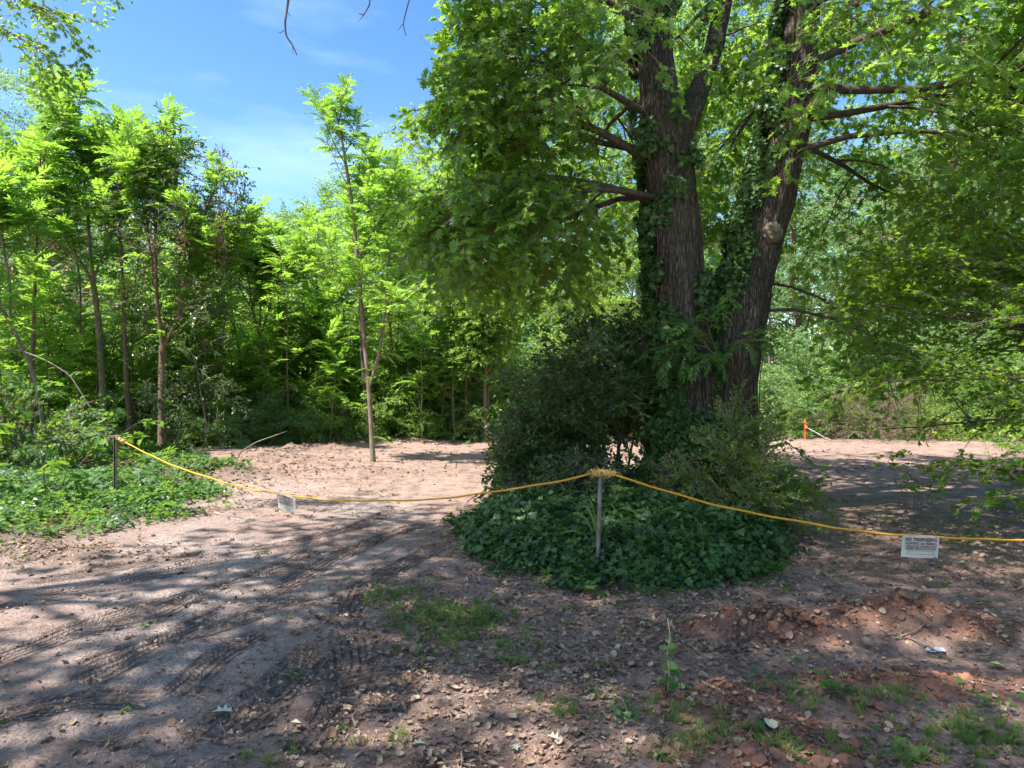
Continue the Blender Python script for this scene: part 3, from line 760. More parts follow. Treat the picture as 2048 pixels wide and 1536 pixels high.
for i, (px, Y, s, k) in enumerate([(px_ + 30 * math.sin(px_), 24.5 + 5 * abs(math.sin(px_ * 3.3)), 1.7 + .5 * math.sin(px_ * 1.7), 'abac'[i_ % 4]) for i_, px_ in enumerate(range(-120, 1100, 52))] + [(px_ + 22 * math.sin(px_ * 2.1), 21.2 + 2.2 * abs(math.sin(px_ * 1.3)), .8 + .35 * math.sin(px_ * .7), 'ca'[i_ % 3 == 2]) for i_, px_ in enumerate(range(150, 980, 46))] + [(1024 + FPX * x_ / (far_edge(x_) + .9), far_edge(x_) + .9 + .5 * math.sin(x_ * 9), .42 + .2 * math.sin(x_ * 5.3) ** 2, 'cab'[i_ % 3]) for i_, x_ in enumerate(np.arange(-9.5, .5, .5))] + [(-100, 21, 1, 'a'), (20, 23, 1.1, 'b'), (110, 25, 1.1, 'a'), (200, 26, 1, 'b'), (290, 24, .9, 'a'), (370, 25, 1, 'b'), (450, 26, 1.1, 'a'), (540, 27, 1, 'b'), (610, 27, 1.1, 'a'), (690, 28, 1, 'b'),
                                   (780, 27, 1, 'a'), (850, 25.5, .9, 'c'), (900, 26, 1, 'b'), (960, 25, 1, 'a'), (1020, 25.5, 1.1, 'b'), (1100, 25, 1.1, 'a'), (1500, 25, 1.15, 'b'), (1560, 26, 1.2, 'b'), (1640, 26, 1.1, 'a'),
                                   (1700, 25.5, 1.1, 'b'), (1800, 24.5, 1.2, 'a'), (1830, 27, 1.5, 'b'), (1930, 24.5, 1.2, 'b'), (1990, 24, 1.2, 'a'), (2060, 23, 1.2, 'b'), (2140, 22, 1.1, 'a'), (1250, 25, 1.2, 'b'), (1340, 26, 1.1, 'a')]):
    put_shrub('shrub_' + k, (px - 1024) / FPX * Y, Y, s, 'undergrowth_shrub', 'leafy green shrub in the undergrowth along the far edge of the clearing', GS)

for i_ in range(62):
    px_ = -60 + i_ * 17 + 14 * math.sin(i_ * 2.9); Y_ = 20.6 + 3.6 * abs(math.sin(i_ * 1.9)) - (1.6 if px_ < 480 else 0)
    if abs(px_ - 747) < 30: continue
    put_tree('sap%d' % (i_ % 4), (px_ - 1024) / FPX * Y_, Y_, .85 + .3 * math.sin(i_ * 4.1) ** 2, 'feathery_sapling', 'thin young sapling with feathery leaves in the thicket behind the left of the clearing', 'young saplings of the thicket behind the left of the clearing')

# distant wood that closes every gap
n = 5200; a = rg.uniform(rad(20), rad(160), n); d = rg.uniform(52, 80, n); hh = rg.random(n) ** 1.1
top = 9 + 5 * vnoise(a * 9, a * 0, seed=5) + 5 * sstep(1.55, 1.2, a)
P = np.stack([np.cos(a) * d, np.sin(a) * d, hh * top], -1)
tag(scatter('distant_wood', SP_BLUE + SP_BROAD, P, frames(rand_dirs(rg, n, -.5, .4), np.array([0, 0, 1.]) + rg.normal(0, .4, (n, 3))), rg.uniform(1.6, 3, n)), kind='stuff')


# ------------------------------------------------------------------ ailanthus trees (tree of heaven) at the left
def ailanthus(name, label, stems, seed, Y, nb=5, frl=1.0, lean=.0, bark=None, group=None, count=10, parts=False, low=.45, fr=None, blen=1.6, jit=.0):
    """stems: list of (photo polyline, r0, r1); crown fronds whorled round each branch tip"""
    count = int(count * 1.5); frl *= 1.06; s = Skel(seed); rng = s.rng; fr = fr or FR_AIL
    x0, y0, z0 = at(stems[0][0][0][0], stems[0][0][0][1], Y); gz = float(ground_h(x0, Y, False))
    e = thing(name, label, 'tree', (x0, Y, gz), group); off = np.array([x0, Y, gz]); P = []; D = []
    for k, (pl, r0, r1) in enumerate(stems):
        r0 *= .82; r1 *= .82
        pts = np.array([at(px, py, Y) for px, py in pl]) - off
        pts[:, 1] += np.linspace(0, 1, len(pts)) * rng.normal(0, .25) * (k > 0)
        if k == 0: pts[0, 2] = -.15
        t = np.linspace(0, 1, 12); pts = np.stack([np.interp(t, np.linspace(0, 1, len(pts)), pts[:, c]) for c in range(3)], -1)
        pts[1:-1] = (pts[:-2] + pts[2:] + 2 * pts[1:-1]) / 4
        s.g.tube(pts, np.linspace(r0, r1, 12) * (1 + .35 * np.exp(-np.arange(12) * 2.) * (k == 0)), 9, 0, False)
        tips = [(pts, 1.)]
        for b in range(nb if (k > 0 or len(stems) == 1 or low < 0) else 0):
            f = abs(low) + (1 - abs(low)) * (b + rng.random() * .7) / nb; p = interp_path(pts, f); az = b * 2.4 + rng.normal() * .4; L = blen * (1.25 - .8 * f) * rng.uniform(.7, 1.2)
            el = rad(rng.uniform(28, 60)); d = np.array([math.cos(az) * math.cos(el), math.sin(az) * math.cos(el), math.sin(el)])
            q = np.array([p + d * L * u + np.array([0, 0, .18 * L * u * u]) for u in np.linspace(0, 1, 5)]); s.g.tube(q, np.linspace(r1 * .9, .008, 5), 5, 0, False); tips.append((q, .8))
        for T, w in tips:
            if T is pts and r1 > .05: continue
            c = int(count * w); td = norm(T[-1] - T[-2])
            for i in range(c):      # whorl at the tip, youngest nearly upright
                az = i * 2.4 + rng.normal() * .2; el = rad(np.interp(i, [0, c], [68, -8]) + rng.normal() * 8)
                D.append(norm(np.array([math.cos(az) * math.cos(el), math.sin(az) * math.cos(el), math.sin(el)]) + td * .3)); P.append(interp_path(T, np.clip(1 - .32 * i / c, 0, 1)))
            for i in range(int(count * .7 * w)):
                f = rng.uniform(.06, .95); az = rng.uniform(0, 2 * PI); el = rng.uniform(-.15, .5)
                D.append(np.array([math.cos(az) * math.cos(el), math.sin(az) * math.cos(el), math.sin(el)])); P.append(interp_path(T, f))
    link('trunk', s.g.mesh('trunk', [bark or M_SBARK]), e)
    if not P: return e
    P = np.array(P); D = np.array(D); R = frames(D, np.array([0, 0, 1.]) + rng.normal(0, .18, (len(P), 3))); S = frl * rng.uniform(.7, 1.15, len(P))
    if parts:
        E = euler(R)
        for i in range(min(300, len(P))):
            o = link('frond', fr[i % len(fr)].data, e, tuple(P[i])); o.rotation_euler = tuple(E[i]); o.scale = (S[i],) * 3
        if len(P) > 300: scatter('crown', fr, P[300:], R[300:], S[300:], e, seed)
    else: scatter('crown', fr, P, R, S, e, seed)
    return e


ailanthus('ailanthus_sapling', 'slender grey-barked sapling with feathery leaves standing alone on the bare clearing', [
    ([(747, 925), (742, 850), (738, 770), (728, 680), (722, 600), (714, 520), (708, 440)], .066, .05),
    ([(708, 440), (700, 380), (690, 320), (680, 260), (668, 215)], .055, .02),
    ([(738, 775), (752, 730), (764, 690), (768, 640), (776, 590), (776, 520), (790, 450)], .045, .02),
    ([(714, 520), (740, 470), (765, 430), (790, 370)], .03, .012),
    ([(722, 600), (690, 570), (640, 545), (590, 500)], .02, .01)], 501, 15.9, 7, .62, parts=True, count=8, low=.12, blen=1.3)
ailanthus('ailanthus_tree', 'forked tree with bright feathery crown nearest the left edge above the ground cover', [
    ([(215, 870), (206, 790), (200, 680), (192, 600), (185, 560)], .12, .085),
    ([(188, 570), (160, 520), (130, 480), (95, 400), (60, 330)], .06, .03), ([(188, 570), (182, 500), (178, 400), (165, 300), (140, 260)], .06, .03), ([(160, 520), (90, 470), (20, 420), (-30, 360)], .04, .02),
    ([(186, 560), (215, 480), (250, 400), (260, 330)], .04, .02)], 502, 19.5, 6, 1.05, count=12, blen=1.9)
ailanthus('ailanthus_tree', 'leaning pale tree at the left edge whose thin trunk crosses a fallen branch', [
    ([(96, 890), (84, 830), (76, 780), (62, 730), (45, 695), (22, 650), (-10, 590)], .06, .04), ([(22, 650), (20, 560), (5, 480), (0, 400)], .035, .02), ([(-10, 590), (-50, 500), (-70, 420)], .035, .02)], 503, 15.5, 5, .95, count=11, blen=1.4)
ailanthus('ailanthus_tree', 'slim dark-stemmed tree between the forked tree and the vine-hung tree at left', [
    ([(262, 890), (258, 820), (250, 740), (250, 650), (245, 560), (240, 470), (235, 380), (240, 320)], .085, .035)], 504, 19., 7, .75, count=10, bark=M_RBARK, low=.5)
ailanthus('ailanthus_tree', 'straight brown tree hung with withered vines, second trunk right of the left rope post', [
    ([(325, 903), (324, 820), (326, 700), (325, 690)], .135, .11), ([(326, 700), (318, 620), (315, 540), (318, 450), (330, 350), (318, 300)], .07, .025), ([(326, 700), (345, 660), (356, 640), (372, 560), (400, 460), (430, 380)], .06, .025),
    ([(318, 620), (300, 500), (290, 400), (285, 330)], .04, .02), ([(356, 640), (400, 585), (440, 560), (480, 500)], .03, .015)], 505, 18.2, 6, .85, count=11, blen=1.5, bark=M_RBARK)
ailanthus('ailanthus_tree', 'many-forked young tree with yellow-green crown right of the vine-hung tree', [
    ([(530, 872), (528, 800), (524, 720), (520, 675)], .10, .08), ([(520, 675), (505, 620), (498, 560), (490, 490)], .045, .02), ([(520, 675), (518, 600), (520, 540), (525, 480)], .045, .02),
    ([(520, 675), (540, 610), (548, 560), (552, 500)], .045, .02), ([(505, 620), (470, 560), (455, 500)], .03, .015)], 506, 22.5, 5, .95, count=12, blen=1.4)
ailanthus('ailanthus_tree', 'dark leaning tree directly behind the lone sapling trunk', [
    ([(738, 880), (732, 800), (724, 700), (720, 600), (722, 520), (735, 430), (750, 340)], .10, .04)], 507, 21, 8, .95, count=12, bark=M_DBARK, low=.45)
for i, (px, py, top, Y, w, lab) in enumerate([(478, 872, 470, 23, .06, 'thin straight stem with feathery top just left of the many-forked young tree'), (572, 868, 520, 24, .06, 'thin straight stem with feathery top just right of the many-forked young tree'),
                                    (640, 868, 470, 23, .055, 'thin sapling in the row half way between the forked tree and the lone sapling'), (400, 880, 520, 21, .05, 'thin feathery sapling right behind the vine-hung tree'),
                                    (792, 870, 380, 22.5, .07, 'upright young tree with feathery top right of the lone sapling'), (852, 868, 420, 24, .07, 'slim young tree in yellow-green light between lone sapling and glossy shrub'),
                                    (160, 880, 420, 20, .05, 'slim stem with feathery leaves between the leaning tree and the forked tree'), (60, 885, 300, 18, .07, 'tall feathery young tree rising at the far left under the tallest crown'),
                                    (690, 872, 560, 22, .045, 'short feathery sapling close left of the lone sapling'), (-120, 890, 250, 17, .08, 'feathery tree whose crown leans in from beyond the left edge')]):
    ailanthus('ailanthus_tree', lab, [([(px, py), (px + rg.normal() * 6, (py * 2 + top) / 3), (px + rg.normal() * 12, (py + top * 2) / 3), (px + rg.normal() * 16, top)], w, w * .4)], 520 + i, Y, 6, .9, count=11, bark=[M_SBARK, M_RBARK, M_DBARK][i % 3], low=.14, blen=1.3)
for i, (px, py, top, Y, w, lab) in enumerate([(934, 885, 560, 22, .06, 'thin reddish trunk left of the glossy shrub, first of two'), (972, 890, 600, 21.5, .09, 'thicker reddish trunk just left of the glossy shrub, second of two')]):
    ailanthus('young_tree', lab, [([(px, py), (px - 2, 760), (px + 4, 680), (px - 4, top)], w, w * .4)], 540 + i, Y, 7, .7, count=12, bark=M_RBARK, low=.35, fr=SP_BROAD, blen=1.3)

# withered vine hung in the crown of the second tree
s = Skel(560); e = thing('climbing_vine', 'dark vine with hanging brown withered leaves draped over the tree tops at left', 'vine', at(330, 890, 18)[:2] + (0,))
off = np.array(e.location); P = []; D = []; Pb = []
for i in range(42):
    px = s.rng.choice([265, 300, 350, 395, 430, 450]) + s.rng.normal() * 16; py = s.rng.uniform(285, 470); Y = 18 + s.rng.normal() * .7; L = s.rng.uniform(.5, 3.2) * (.5 if s.rng.random() < .5 else 1)
    p = np.array(at(px, py, Y)) - off; q = np.array([p + np.array([math.sin(u * 3 + i) * .07, math.cos(u * 2.1 + i) * .07, -L * u]) for u in np.linspace(0, 1, 7)])
    s.g.tube(q, .007, 3, 0, False)
    for f in s.rng.random(int(L * 4)): P.append(interp_path(q, f))
for i in range(520):
    px = s.rng.uniform(235, 480); py = s.rng.uniform(290, 860) if s.rng.random() < .6 else s.rng.uniform(270, 480)
    if vnoise(np.array([px / 38.]), np.array([py / 60.]), seed=3)[0] > .42: Pb.append(np.array(at(px, py, 18 + s.rng.normal() * .8)) - off)
P = np.array(P); Pb = np.array(Pb)
link('stems', s.g.mesh('stems', [M_DBARK]), e)
scatter('withered_leaves', SP_DEADV, P, frames(rand_dirs(s.rng, len(P), -1, -.3), rand_dirs(s.rng, len(P))), s.rng.uniform(.5, .9, len(P)), e)
scatter('leaves', SP_HOLLY, Pb, frames(rand_dirs(s.rng, len(Pb), -.8, .4), rand_dirs(s.rng, len(Pb), .3, 1)), s.rng.uniform(.9, 1.5, len(Pb)), e)

# magnolia with ochre undersides at the very left
shrub_proto('magnolia', 15, [spray('magnolia_spray', 160 + i, OVATE, tone_mat('ochre_leaf%d' % i, [(.04, .08, .03), (.3, .2, .06), (.05, .09, .03), (.22, .12, .05), (.07, .12, .05)], .4, .2), .9, 40, .16, .6, .5, .2) for i in range(2)], M_DBARK, 9, 3, 16, 1., .5, (60, 86))
o = put_shrub('magnolia', *at(-10, 768, 26)[:2], 1.08, 'magnolia_tree', 'dark tree with ochre-backed leaves at the far left edge'); o['category'] = 'tree'


# ------------------------------------------------------------------ the big double-trunked oak
OY = 9.5
oak = thing('oak_tree', 'huge old oak with two ivy-clad trunks rising from one base on the ivy mound', 'tree', (2.6, OY, .25)); oo = np.array(oak.location)


def rugged(pl, rads, rings, sides, seed, mat, yoff=0., flare=0.):
    pts = np.array([at(px, py, OY) for px, py in pl]) - oo
    yy = np.asarray(yoff) if np.ndim(yoff) else np.zeros(len(pts)) + yoff; pts[:, 1] += yy
    t = np.linspace(0, 1, rings); tk = np.linspace(0, 1, len(pts)); P = np.stack([np.interp(t, tk, pts[:, c]) for c in range(3)], -1); r = np.interp(t, tk, rads)
    for _ in range(8): P[1:-1] = (P[:-2] + P[2:]) / 2; r[1:-1] = (r[:-2] + r[2:]) / 2
    a = np.arange(sides) * 2 * PI / sides; A, Z = np.meshgrid(a, P[:, 2]); cx, cy_ = np.cos(A), np.sin(A)
    big = fbm(cx * 1.4, cy_ * 1.4, 1, 3, seed, Z * .8) * .24
    lob = flare * np.exp(-(Z - P[0, 2]) * 1.5) * (.5 + .5 * np.cos(A * 5 + seed))
    w = cx * 12 + fbm(cx * 3, cy_ * 3, 1, 2, seed + 5, Z * 1.5) * 3; w2 = cy_ * 12 + fbm(cx * 3, cy_ * 3, 1, 2, seed + 6, Z * 1.5) * 3
    fur = 1 - np.abs(vnoise(w, w2, Z * 1.6, seed + 9) * 2 - 1); fur = np.clip(fur, 0, 1) ** 1.6
    rr = r[:, None] * (1 + big + lob) - fur * .02 * np.clip(r[:, None] / .3, .3, 1) + fbm(cx * 20, cy_ * 20, 1, 2, seed + 3, Z * 12) * .014
    V = P[:, None, :] + np.stack([rr * cx, rr * cy_, 0 * rr], -1)
    i = np.arange(rings - 1)[:, None] * sides; j = np.arange(sides)[None]; k = (j + 1) % sides
    Q = np.stack([i + j, i + k, i + sides + k, i + sides + j], -1).reshape(-1, 4)
    g = Geo(); g.add(V.reshape(-1, 3), Q.ravel(), np.full(len(Q), 4)); me = g.mesh('trunk', [mat])
    me.attributes.new('furrow', 'FLOAT', 'POINT').data.foreach_set('value', (1 - fur).astype(np.float32).ravel())
    nrm = np.stack([cx, cy_, 0 * cx], -1)
    return me, P, r, V.reshape(-1, 3), nrm.reshape(-1, 3)


LS = [(1375, 1010), (1378, 900), (1372, 760), (1366, 700), (1356, 600), (1352, 500), (1344, 400), (1336, 320), (1330, 290), (1318, 200), (1308, 100), (1300, 0), (1285, -200), (1270, -450), (1250, -800)]
LR = [.50, .44, .40, .375, .365, .355, .335, .34, .345, .27, .25, .235, .2, .15, .06]
RS = [(1450, 1010), (1452, 900), (1462, 760), (1472, 700), (1492, 600), (1518, 500), (1550, 400), (1568, 320), (1580, 260), (1596, 170), (1602, 100), (1612, 0), (1640, -200), (1670, -450), (1700, -800)]
RR = [.48, .43, .39, .375, .355, .345, .33, .30, .30, .29, .27, .23, .19, .14, .06]
FS = [(1352, 290), (1375, 240), (1398, 190), (1420, 140), (1450, 60), (1480, -60), (1500, -300), (1540, -600)]
FR_ = [.2, .19, .175, .155, .14, .12, .09, .04]
surf = []
stemP = []
for k, (pl, rr, yo, sd_, nm) in enumerate(((LS, LR, 0., 3, 'trunk'), (RS, RR, .12, 8, 'trunk'), (FS, FR_, list(np.linspace(.05, .9, 8)), 12, 'trunk_fork'))):
    me, Pc, rc, V, Nn = rugged(pl, rr, 420 if k < 2 else 200, 112 if k < 2 else 56, sd_, M_OAKBARK, yo, .28 if k < 2 else 0)
    link(nm, me, oak); surf.append((V, Nn)); stemP.append((Pc, rc))
tag(oak.children[0], 'left trunk, forking again high up'); tag(oak.children[1], 'right trunk, leaning right with a round knot')
# burl on the right trunk
th = np.linspace(0, PI, 28); ph = np.linspace(0, 2 * PI, 40, endpoint=False); TH, PH = np.meshgrid(th, ph, indexing='ij')
rr = .125 * (1 + .05 * np.sin(TH * 11) + .6 * fbm(np.cos(PH) * 2, np.sin(PH) * 2, 1.5, 4, 9, TH * 2) * .6)
V = np.stack([rr * np.sin(TH) * np.cos(PH), -rr * .65 * np.cos(TH), rr * 1.15 * np.sin(TH) * np.sin(PH)], -1); i = np.arange(27)[:, None] * 40; j = np.arange(40)[None]; k = (j + 1) % 40
Q = np.stack([i + j, i + k, i + 40 + k, i + 40 + j], -1).reshape(-1, 4); g = Geo(); g.add(V.reshape(-1, 3), Q.ravel(), np.full(len(Q), 4))
link('burl', g.mesh('burl', [M_BURL]), oak, tuple(np.array(at(1545, 466, OY - .22)) - oo))

so = Skel(600); rng = so.rng
keep = lambda P: ((P[:, 0] + oo[0] > -.118 * (P[:, 1] + OY) + .5 * sstep(4.3, 6.5, P[:, 2] + oo[2]) + .9 * fbm(P[:, 1] * 1.1, P[:, 2] * 1.1, 1, 2, 4)) | (P[:, 2] + oo[2] > 2.4 + .6 * (P[:, 1] + OY))) & (P[:, 2] + oo[2] > np.where(P[:, 0] + oo[0] < 1.8, 3.25, 2.3) + .5 * fbm(P[:, 0] * 1.3, P[:, 1] * 1.3, 1, 2, 44)) \
    & ~((P[:, 1] < -1.2) & (P[:, 2] + oo[2] < CZ + .30 * (P[:, 1] + OY))) & (P[:, 1] > -6.5)
so.clip = lambda P: (P[:, 0] + oo[0] > -.10 * (P[:, 1] + OY) + .5 * sstep(4.3, 6.5, P[:, 2] + oo[2])) | (P[:, 2] + oo[2] > 2.4 + .6 * (P[:, 1] + OY))
def stem_at(k, z):      # centre of stem k at local height z
    P = stemP[k][0]; return np.array([np.interp(z, P[:, 2], P[:, c]) for c in range(3)]), float(np.interp(z, P[:, 2], stemP[k][1]))
def oak_limb(k, pz, az, el, L, r, **kw):
    c, rr = stem_at(k, pz); g = Geo(); r *= .72; kw.setdefault('step', .44); so.limb(c + np.array([math.cos(az), math.sin(az), 0]) * rr * .6, az, rad(el), L, r, g=g, **kw)
    link('limb', g.mesh('limb', [M_DBARK]), oak)
zz = lambda py: CZ - (py - 768) / FPX * OY - oo[2]
# named low limbs seen in the picture, then the crown above
oak_limb(0, zz(410), rad(188), 30, 4.05, .075, droop=0.45, nsub=7, depth=2, sub=.36, step=.52)
oak_limb(0, zz(400), rad(205), 12, 3.50, .06, droop=0.39, nsub=7, depth=2, sub=.36, step=.52)
oak_limb(0, zz(390), rad(165), 10, 3.86, .06, droop=0.33, nsub=7, depth=2, sub=.36, step=.52)
oak_limb(0, zz(330), rad(184), 42, 4.42, .09, droop=0.36, nsub=7, depth=2, sub=.36, step=.52)
oak_limb(0, zz(300), rad(150), 25, 4.8, .07, droop=.5, nsub=7, depth=2, sub=.36, step=.52)
oak_limb(0, zz(240), rad(215), 30, 4.2, .07, droop=.45, nsub=7, depth=2, sub=.36, step=.52)
oak_limb(0, zz(150), rad(175), 38, 4.6, .08, droop=.45, nsub=7, depth=2, sub=.36, step=.52)
oak_limb(0, zz(60), rad(200), 35, 4.4, .08, droop=.45, nsub=7, depth=2, sub=.36, step=.52)
oak_limb(0, zz(180), rad(110), 20, 4.5, .06, droop=.4, nsub=7, depth=2)
oak_limb(0, zz(70), rad(255), 0, 2.8, .04, droop=.5, nsub=6, depth=1)
oak_limb(1, zz(300), rad(262), 45, 2.6, .035, droop=.4, nsub=7, depth=1, sub=.4)
oak_limb(1, zz(40), rad(272), 2, 3.2, .04, droop=.5, nsub=5, depth=1)
oak_limb(1, zz(170), rad(-12), -15, 4.6, .09, droop=-.15, nsub=9, depth=2)
oak_limb(1, zz(230), rad(15), 22, 5.2, .075, droop=.5, nsub=9, depth=2)
oak_limb(1, zz(300), rad(-25), 18, 4.6, .06, droop=.55, nsub=8, depth=2)
oak_limb(1, zz(280), rad(40), 12, 4.8, .06, droop=.45, nsub=8, depth=2)
oak_limb(1, zz(120), rad(5), 30, 5.4, .085, droop=.45, nsub=9, depth=2)
oak_limb(1, zz(60), rad(-35), 28, 4.8, .07, droop=.5, nsub=8, depth=2)
oak_limb(1, zz(80), rad(55), 30, 5.0, .07, droop=.4, nsub=8, depth=2)
oak_limb(1, zz(150), rad(90), 25, 4.4, .06, droop=.4, nsub=8, depth=2)
oak_limb(1, zz(620), rad(-8), 15, 3.4, .035, droop=.75, nsub=8, depth=2, sub=.35)
oak_limb(1, zz(560), rad(12), 5, 3.2, .03, droop=.6, nsub=7, depth=1, sub=.35)
oak_limb(2, zz(20), rad(60), 30, 4.0, .06, droop=.4, nsub=7, depth=2)
oak_limb(2, zz(-60), rad(100), 25, 4.4, .06, droop=.4, nsub=7, depth=2)
so.D = [np.array([d[0], d[1], d[2] * .35 - .05]) for d in so.D]
P, R, S = so.leaves(keep, .16)
hang = P[:, 0] > 1.1
scatter('crown', SP_OAK, P, R, S, oak, 1)
print('oak low sprays', len(P))
so.P, so.D = [], []
for i in range(18):
    k = i % 3; z = 6.8 + 6.2 * (i / 18) ** .9
    if k == 2: z = min(z, 9)
    so.clip = None if z > 8.5 else so.clip
    az = i * 2.4; oak_limb(k, z, az, rng.uniform(15, 50), (5.6 - .25 * (z - 7)) * rng.uniform(.8, 1.1), .09, droop=.35, nsub=7, depth=1, sub=.5, step=.75)
P, R, S = so.leaves(lambda P: P[:, 2] + oo[2] > 2.2 + .56 * (P[:, 1] + OY))
P_hi, R_hi, S_hi = P, R, S
scatter('crown', SP_OAKF, P, R, S, oak, 2)
print('oak high sprays', len(P))

# ivy climbing both trunks
ivy = thing('climbing_ivy', 'dark ivy climbing both trunks of the old oak', 'ivy', tuple(oo))
IP = []; IR = []
for k, (V, Nn) in enumerate(surf):
    V2, N2 = V, Nn; idx = rng.choice(len(V2), 9000 if k < 2 else 1200); p = V2[idx] + rng.normal(0, .02, (len(idx), 3)); nn = N2[idx]
    z = p[:, 2]; dn = fbm(p[:, 0] * 1., p[:, 1] * 1., 2.6, 4, 40 + k, p[:, 2] * .55, gain=.7) * 2.4
    side = -nn[:, 0] * (.2 if k != 1 else .7)
    keepm = (dn + side + .75 * np.exp(-np.clip(z, 0, 9) / 1.1) + (.12 if k == 0 else -.05) > .40) & (z > -.1)
    p = p[keepm]; nn = nn[keepm]; d = np.array([0, 0, -1.]) + rng.normal(0, .5, (len(p), 3)); IP.append(p + nn * .015); IR.append(np.stack([*[np.zeros(0)] * 0], -1) if False else (nn, d))
IPc = np.concatenate(IP); nn = np.concatenate([a[0] for a in IR]); d = np.concatenate([a[1] for a in IR])
y = norm(np.cross(nn, np.cross(d, nn))); x = np.cross(y, nn); Rr = np.stack([x, y, nn], -1)
scatter('leaves', SP_IVYT, IPc, Rr, rng.uniform(.6, 1.1, len(IPc)), ivy)
g = Geo()
for i in range(26):
    V, Nn = surf[i % 2]; a0 = rng.uniform(PI * .95, PI * 2.05); z0 = 0; z1 = rng.uniform(1.2, 5.2); Pc, rc = stemP[i % 2]; zs = np.arange(0, z1, .12); a = a0 + np.cumsum(rng.normal(0, .05, len(zs)))
    c = np.stack([np.interp(zs, Pc[:, 2], Pc[:, q]) for q in range(3)], -1); r_ = np.interp(zs, Pc[:, 2], rc) * 1.02 + .012
    g.tube(c + np.stack([np.cos(a) * r_, np.sin(a) * r_, 0 * a], -1), np.linspace(.011, .005, len(zs)), 4, 0, False)
link('stems', g.mesh('stems', [M_DBARK]), ivy)


# ------------------------------------------------------------------ other trees whose boughs reach over the scene
def over_tree(x, y, h, label, seed, limbs, nm='overhanging_tree', protos=SP_OAKF, low=None, fine=None):
    s = Skel(seed); e = thing(nm, label, 'tree', (x, y, 0)); tr = wobble_path(s.rng, (0, 0, -.2), (0, 0, h), 9, .4); s.g.tube(tr, np.linspace(.2, .04, 9), 12, 0, False)
    for (z, az, el, L, dr) in limbs: s.limb(interp_path(tr, z / h), rad(az), rad(el + 6), L * .95, .05, dr * .3, 8, .5, 1, .2, step=.42)
    link('trunk', s.g.mesh('trunk', [M_BARK]), e)
    P, R, S = s.leaves(lambda P: (P[:, 2] > 2.9 + .6 * np.clip(P[:, 1] + y, 0, 99)))
    scatter('crown', protos, P, R, S, e, seed)
    if low is not None:
        s2 = Skel(seed + 1)
        for (p, az, el, L, dr, r) in low: s2.limb(np.array(p) - np.array([x, y, 0]), rad(az), rad(el), L, r, dr, 7, .45, 1, .05, step=.28)
        link('low_bough', s2.g.mesh('low_bough', [M_TBARK]), e); P, R, S = s2.leaves(); scatter('low_foliage', fine, P, R, S * .6, e, seed)
    return e


over_tree(-8.8, 3.2, 15, 'tree beyond the left edge whose fine-leaved bough hangs into the top left corner', 701,
          [(7.5, 5, 28, 7.5, .1), (8, -35, 28, 7, .1), (8, 40, 34, 6, .1), (8.5, -12, 30, 9, .15), (9.5, 15, 30, 9, .2), (10, -50, 30, 8, .2), (10, -25, 30, 9.5, .2), (11, 30, 35, 8, .2), (11.5, 0, 30, 8.5, .2), (12, -60, 32, 7, .2), (12, -20, 35, 8.5, .2), (12.5, 60, 40, 5, .2), (13, 10, 40, 7, .2), (9, 180, 30, 5, .2), (9, -85, 30, 6, .2), (7.2, -65, 28, 6.5, .15)],
          low=[(at(-60, -70, 9), -5, 0, 1.75, .1, .03), (at(-50, -20, 9), -10, -3, 1.5, .25, .03), (at(-80, 40, 9), 5, 0, 1.35, .3, .025)], fine=SP_OAK)
# bare twigs hanging into the sky at the top
tw = thing('hanging_twig', 'bare crooked twig hanging down into the blue sky at the top', 'twig', at(583, -40, 8)); off = np.array(tw.location)
def branch_px(e, polys, Y, mat, name='branch', r0=.02, yv=.0):
    off = np.array(e.location); g = Geo()
    for pl, r in polys:
        P = np.array([at(px, py, Y + yv * i) for i, (px, py) in enumerate(pl)]) - off; n = 4 * len(P); t = np.linspace(0, 1, n); tk = np.linspace(0, 1, len(P))
        Q = np.stack([np.interp(t, tk, P[:, c]) for c in range(3)], -1); Q[1:-1] = (Q[:-2] + Q[2:] + 2 * Q[1:-1]) / 4
        g.tube(Q, np.linspace(r, r * .4, n), 6, 0, True)
    return link(name, g.mesh(name, [mat]), e)
branch_px(tw, [([(583, -40), (575, 12), (570, 45), (572, 72), (585, 90), (594, 110)], .016), ([(572, 20), (582, 34)], .006), ([(570, 60), (560, 66), (556, 64)], .005), ([(585, 90), (586, 108)], .005)], 8, M_TBARK, 'twig')
for pl, lab in (([(738, -30), (740, 8), (728, 30), (718, 27)], 'tiny bare twig poking from the top edge into the sky, left of the oak'), ([(826, -30), (815, 12), (806, 48), (812, 72)], 'bare twig at the top edge next to the oak leaves')):
    e = thing('hanging_twig', lab, 'twig', at(pl[0][0], pl[0][1], 8)); branch_px(e, [(pl, .011), ([pl[2], (pl[2][0] - 12, pl[2][1] + 14)], .005)], 8, M_TBARK, 'twig')


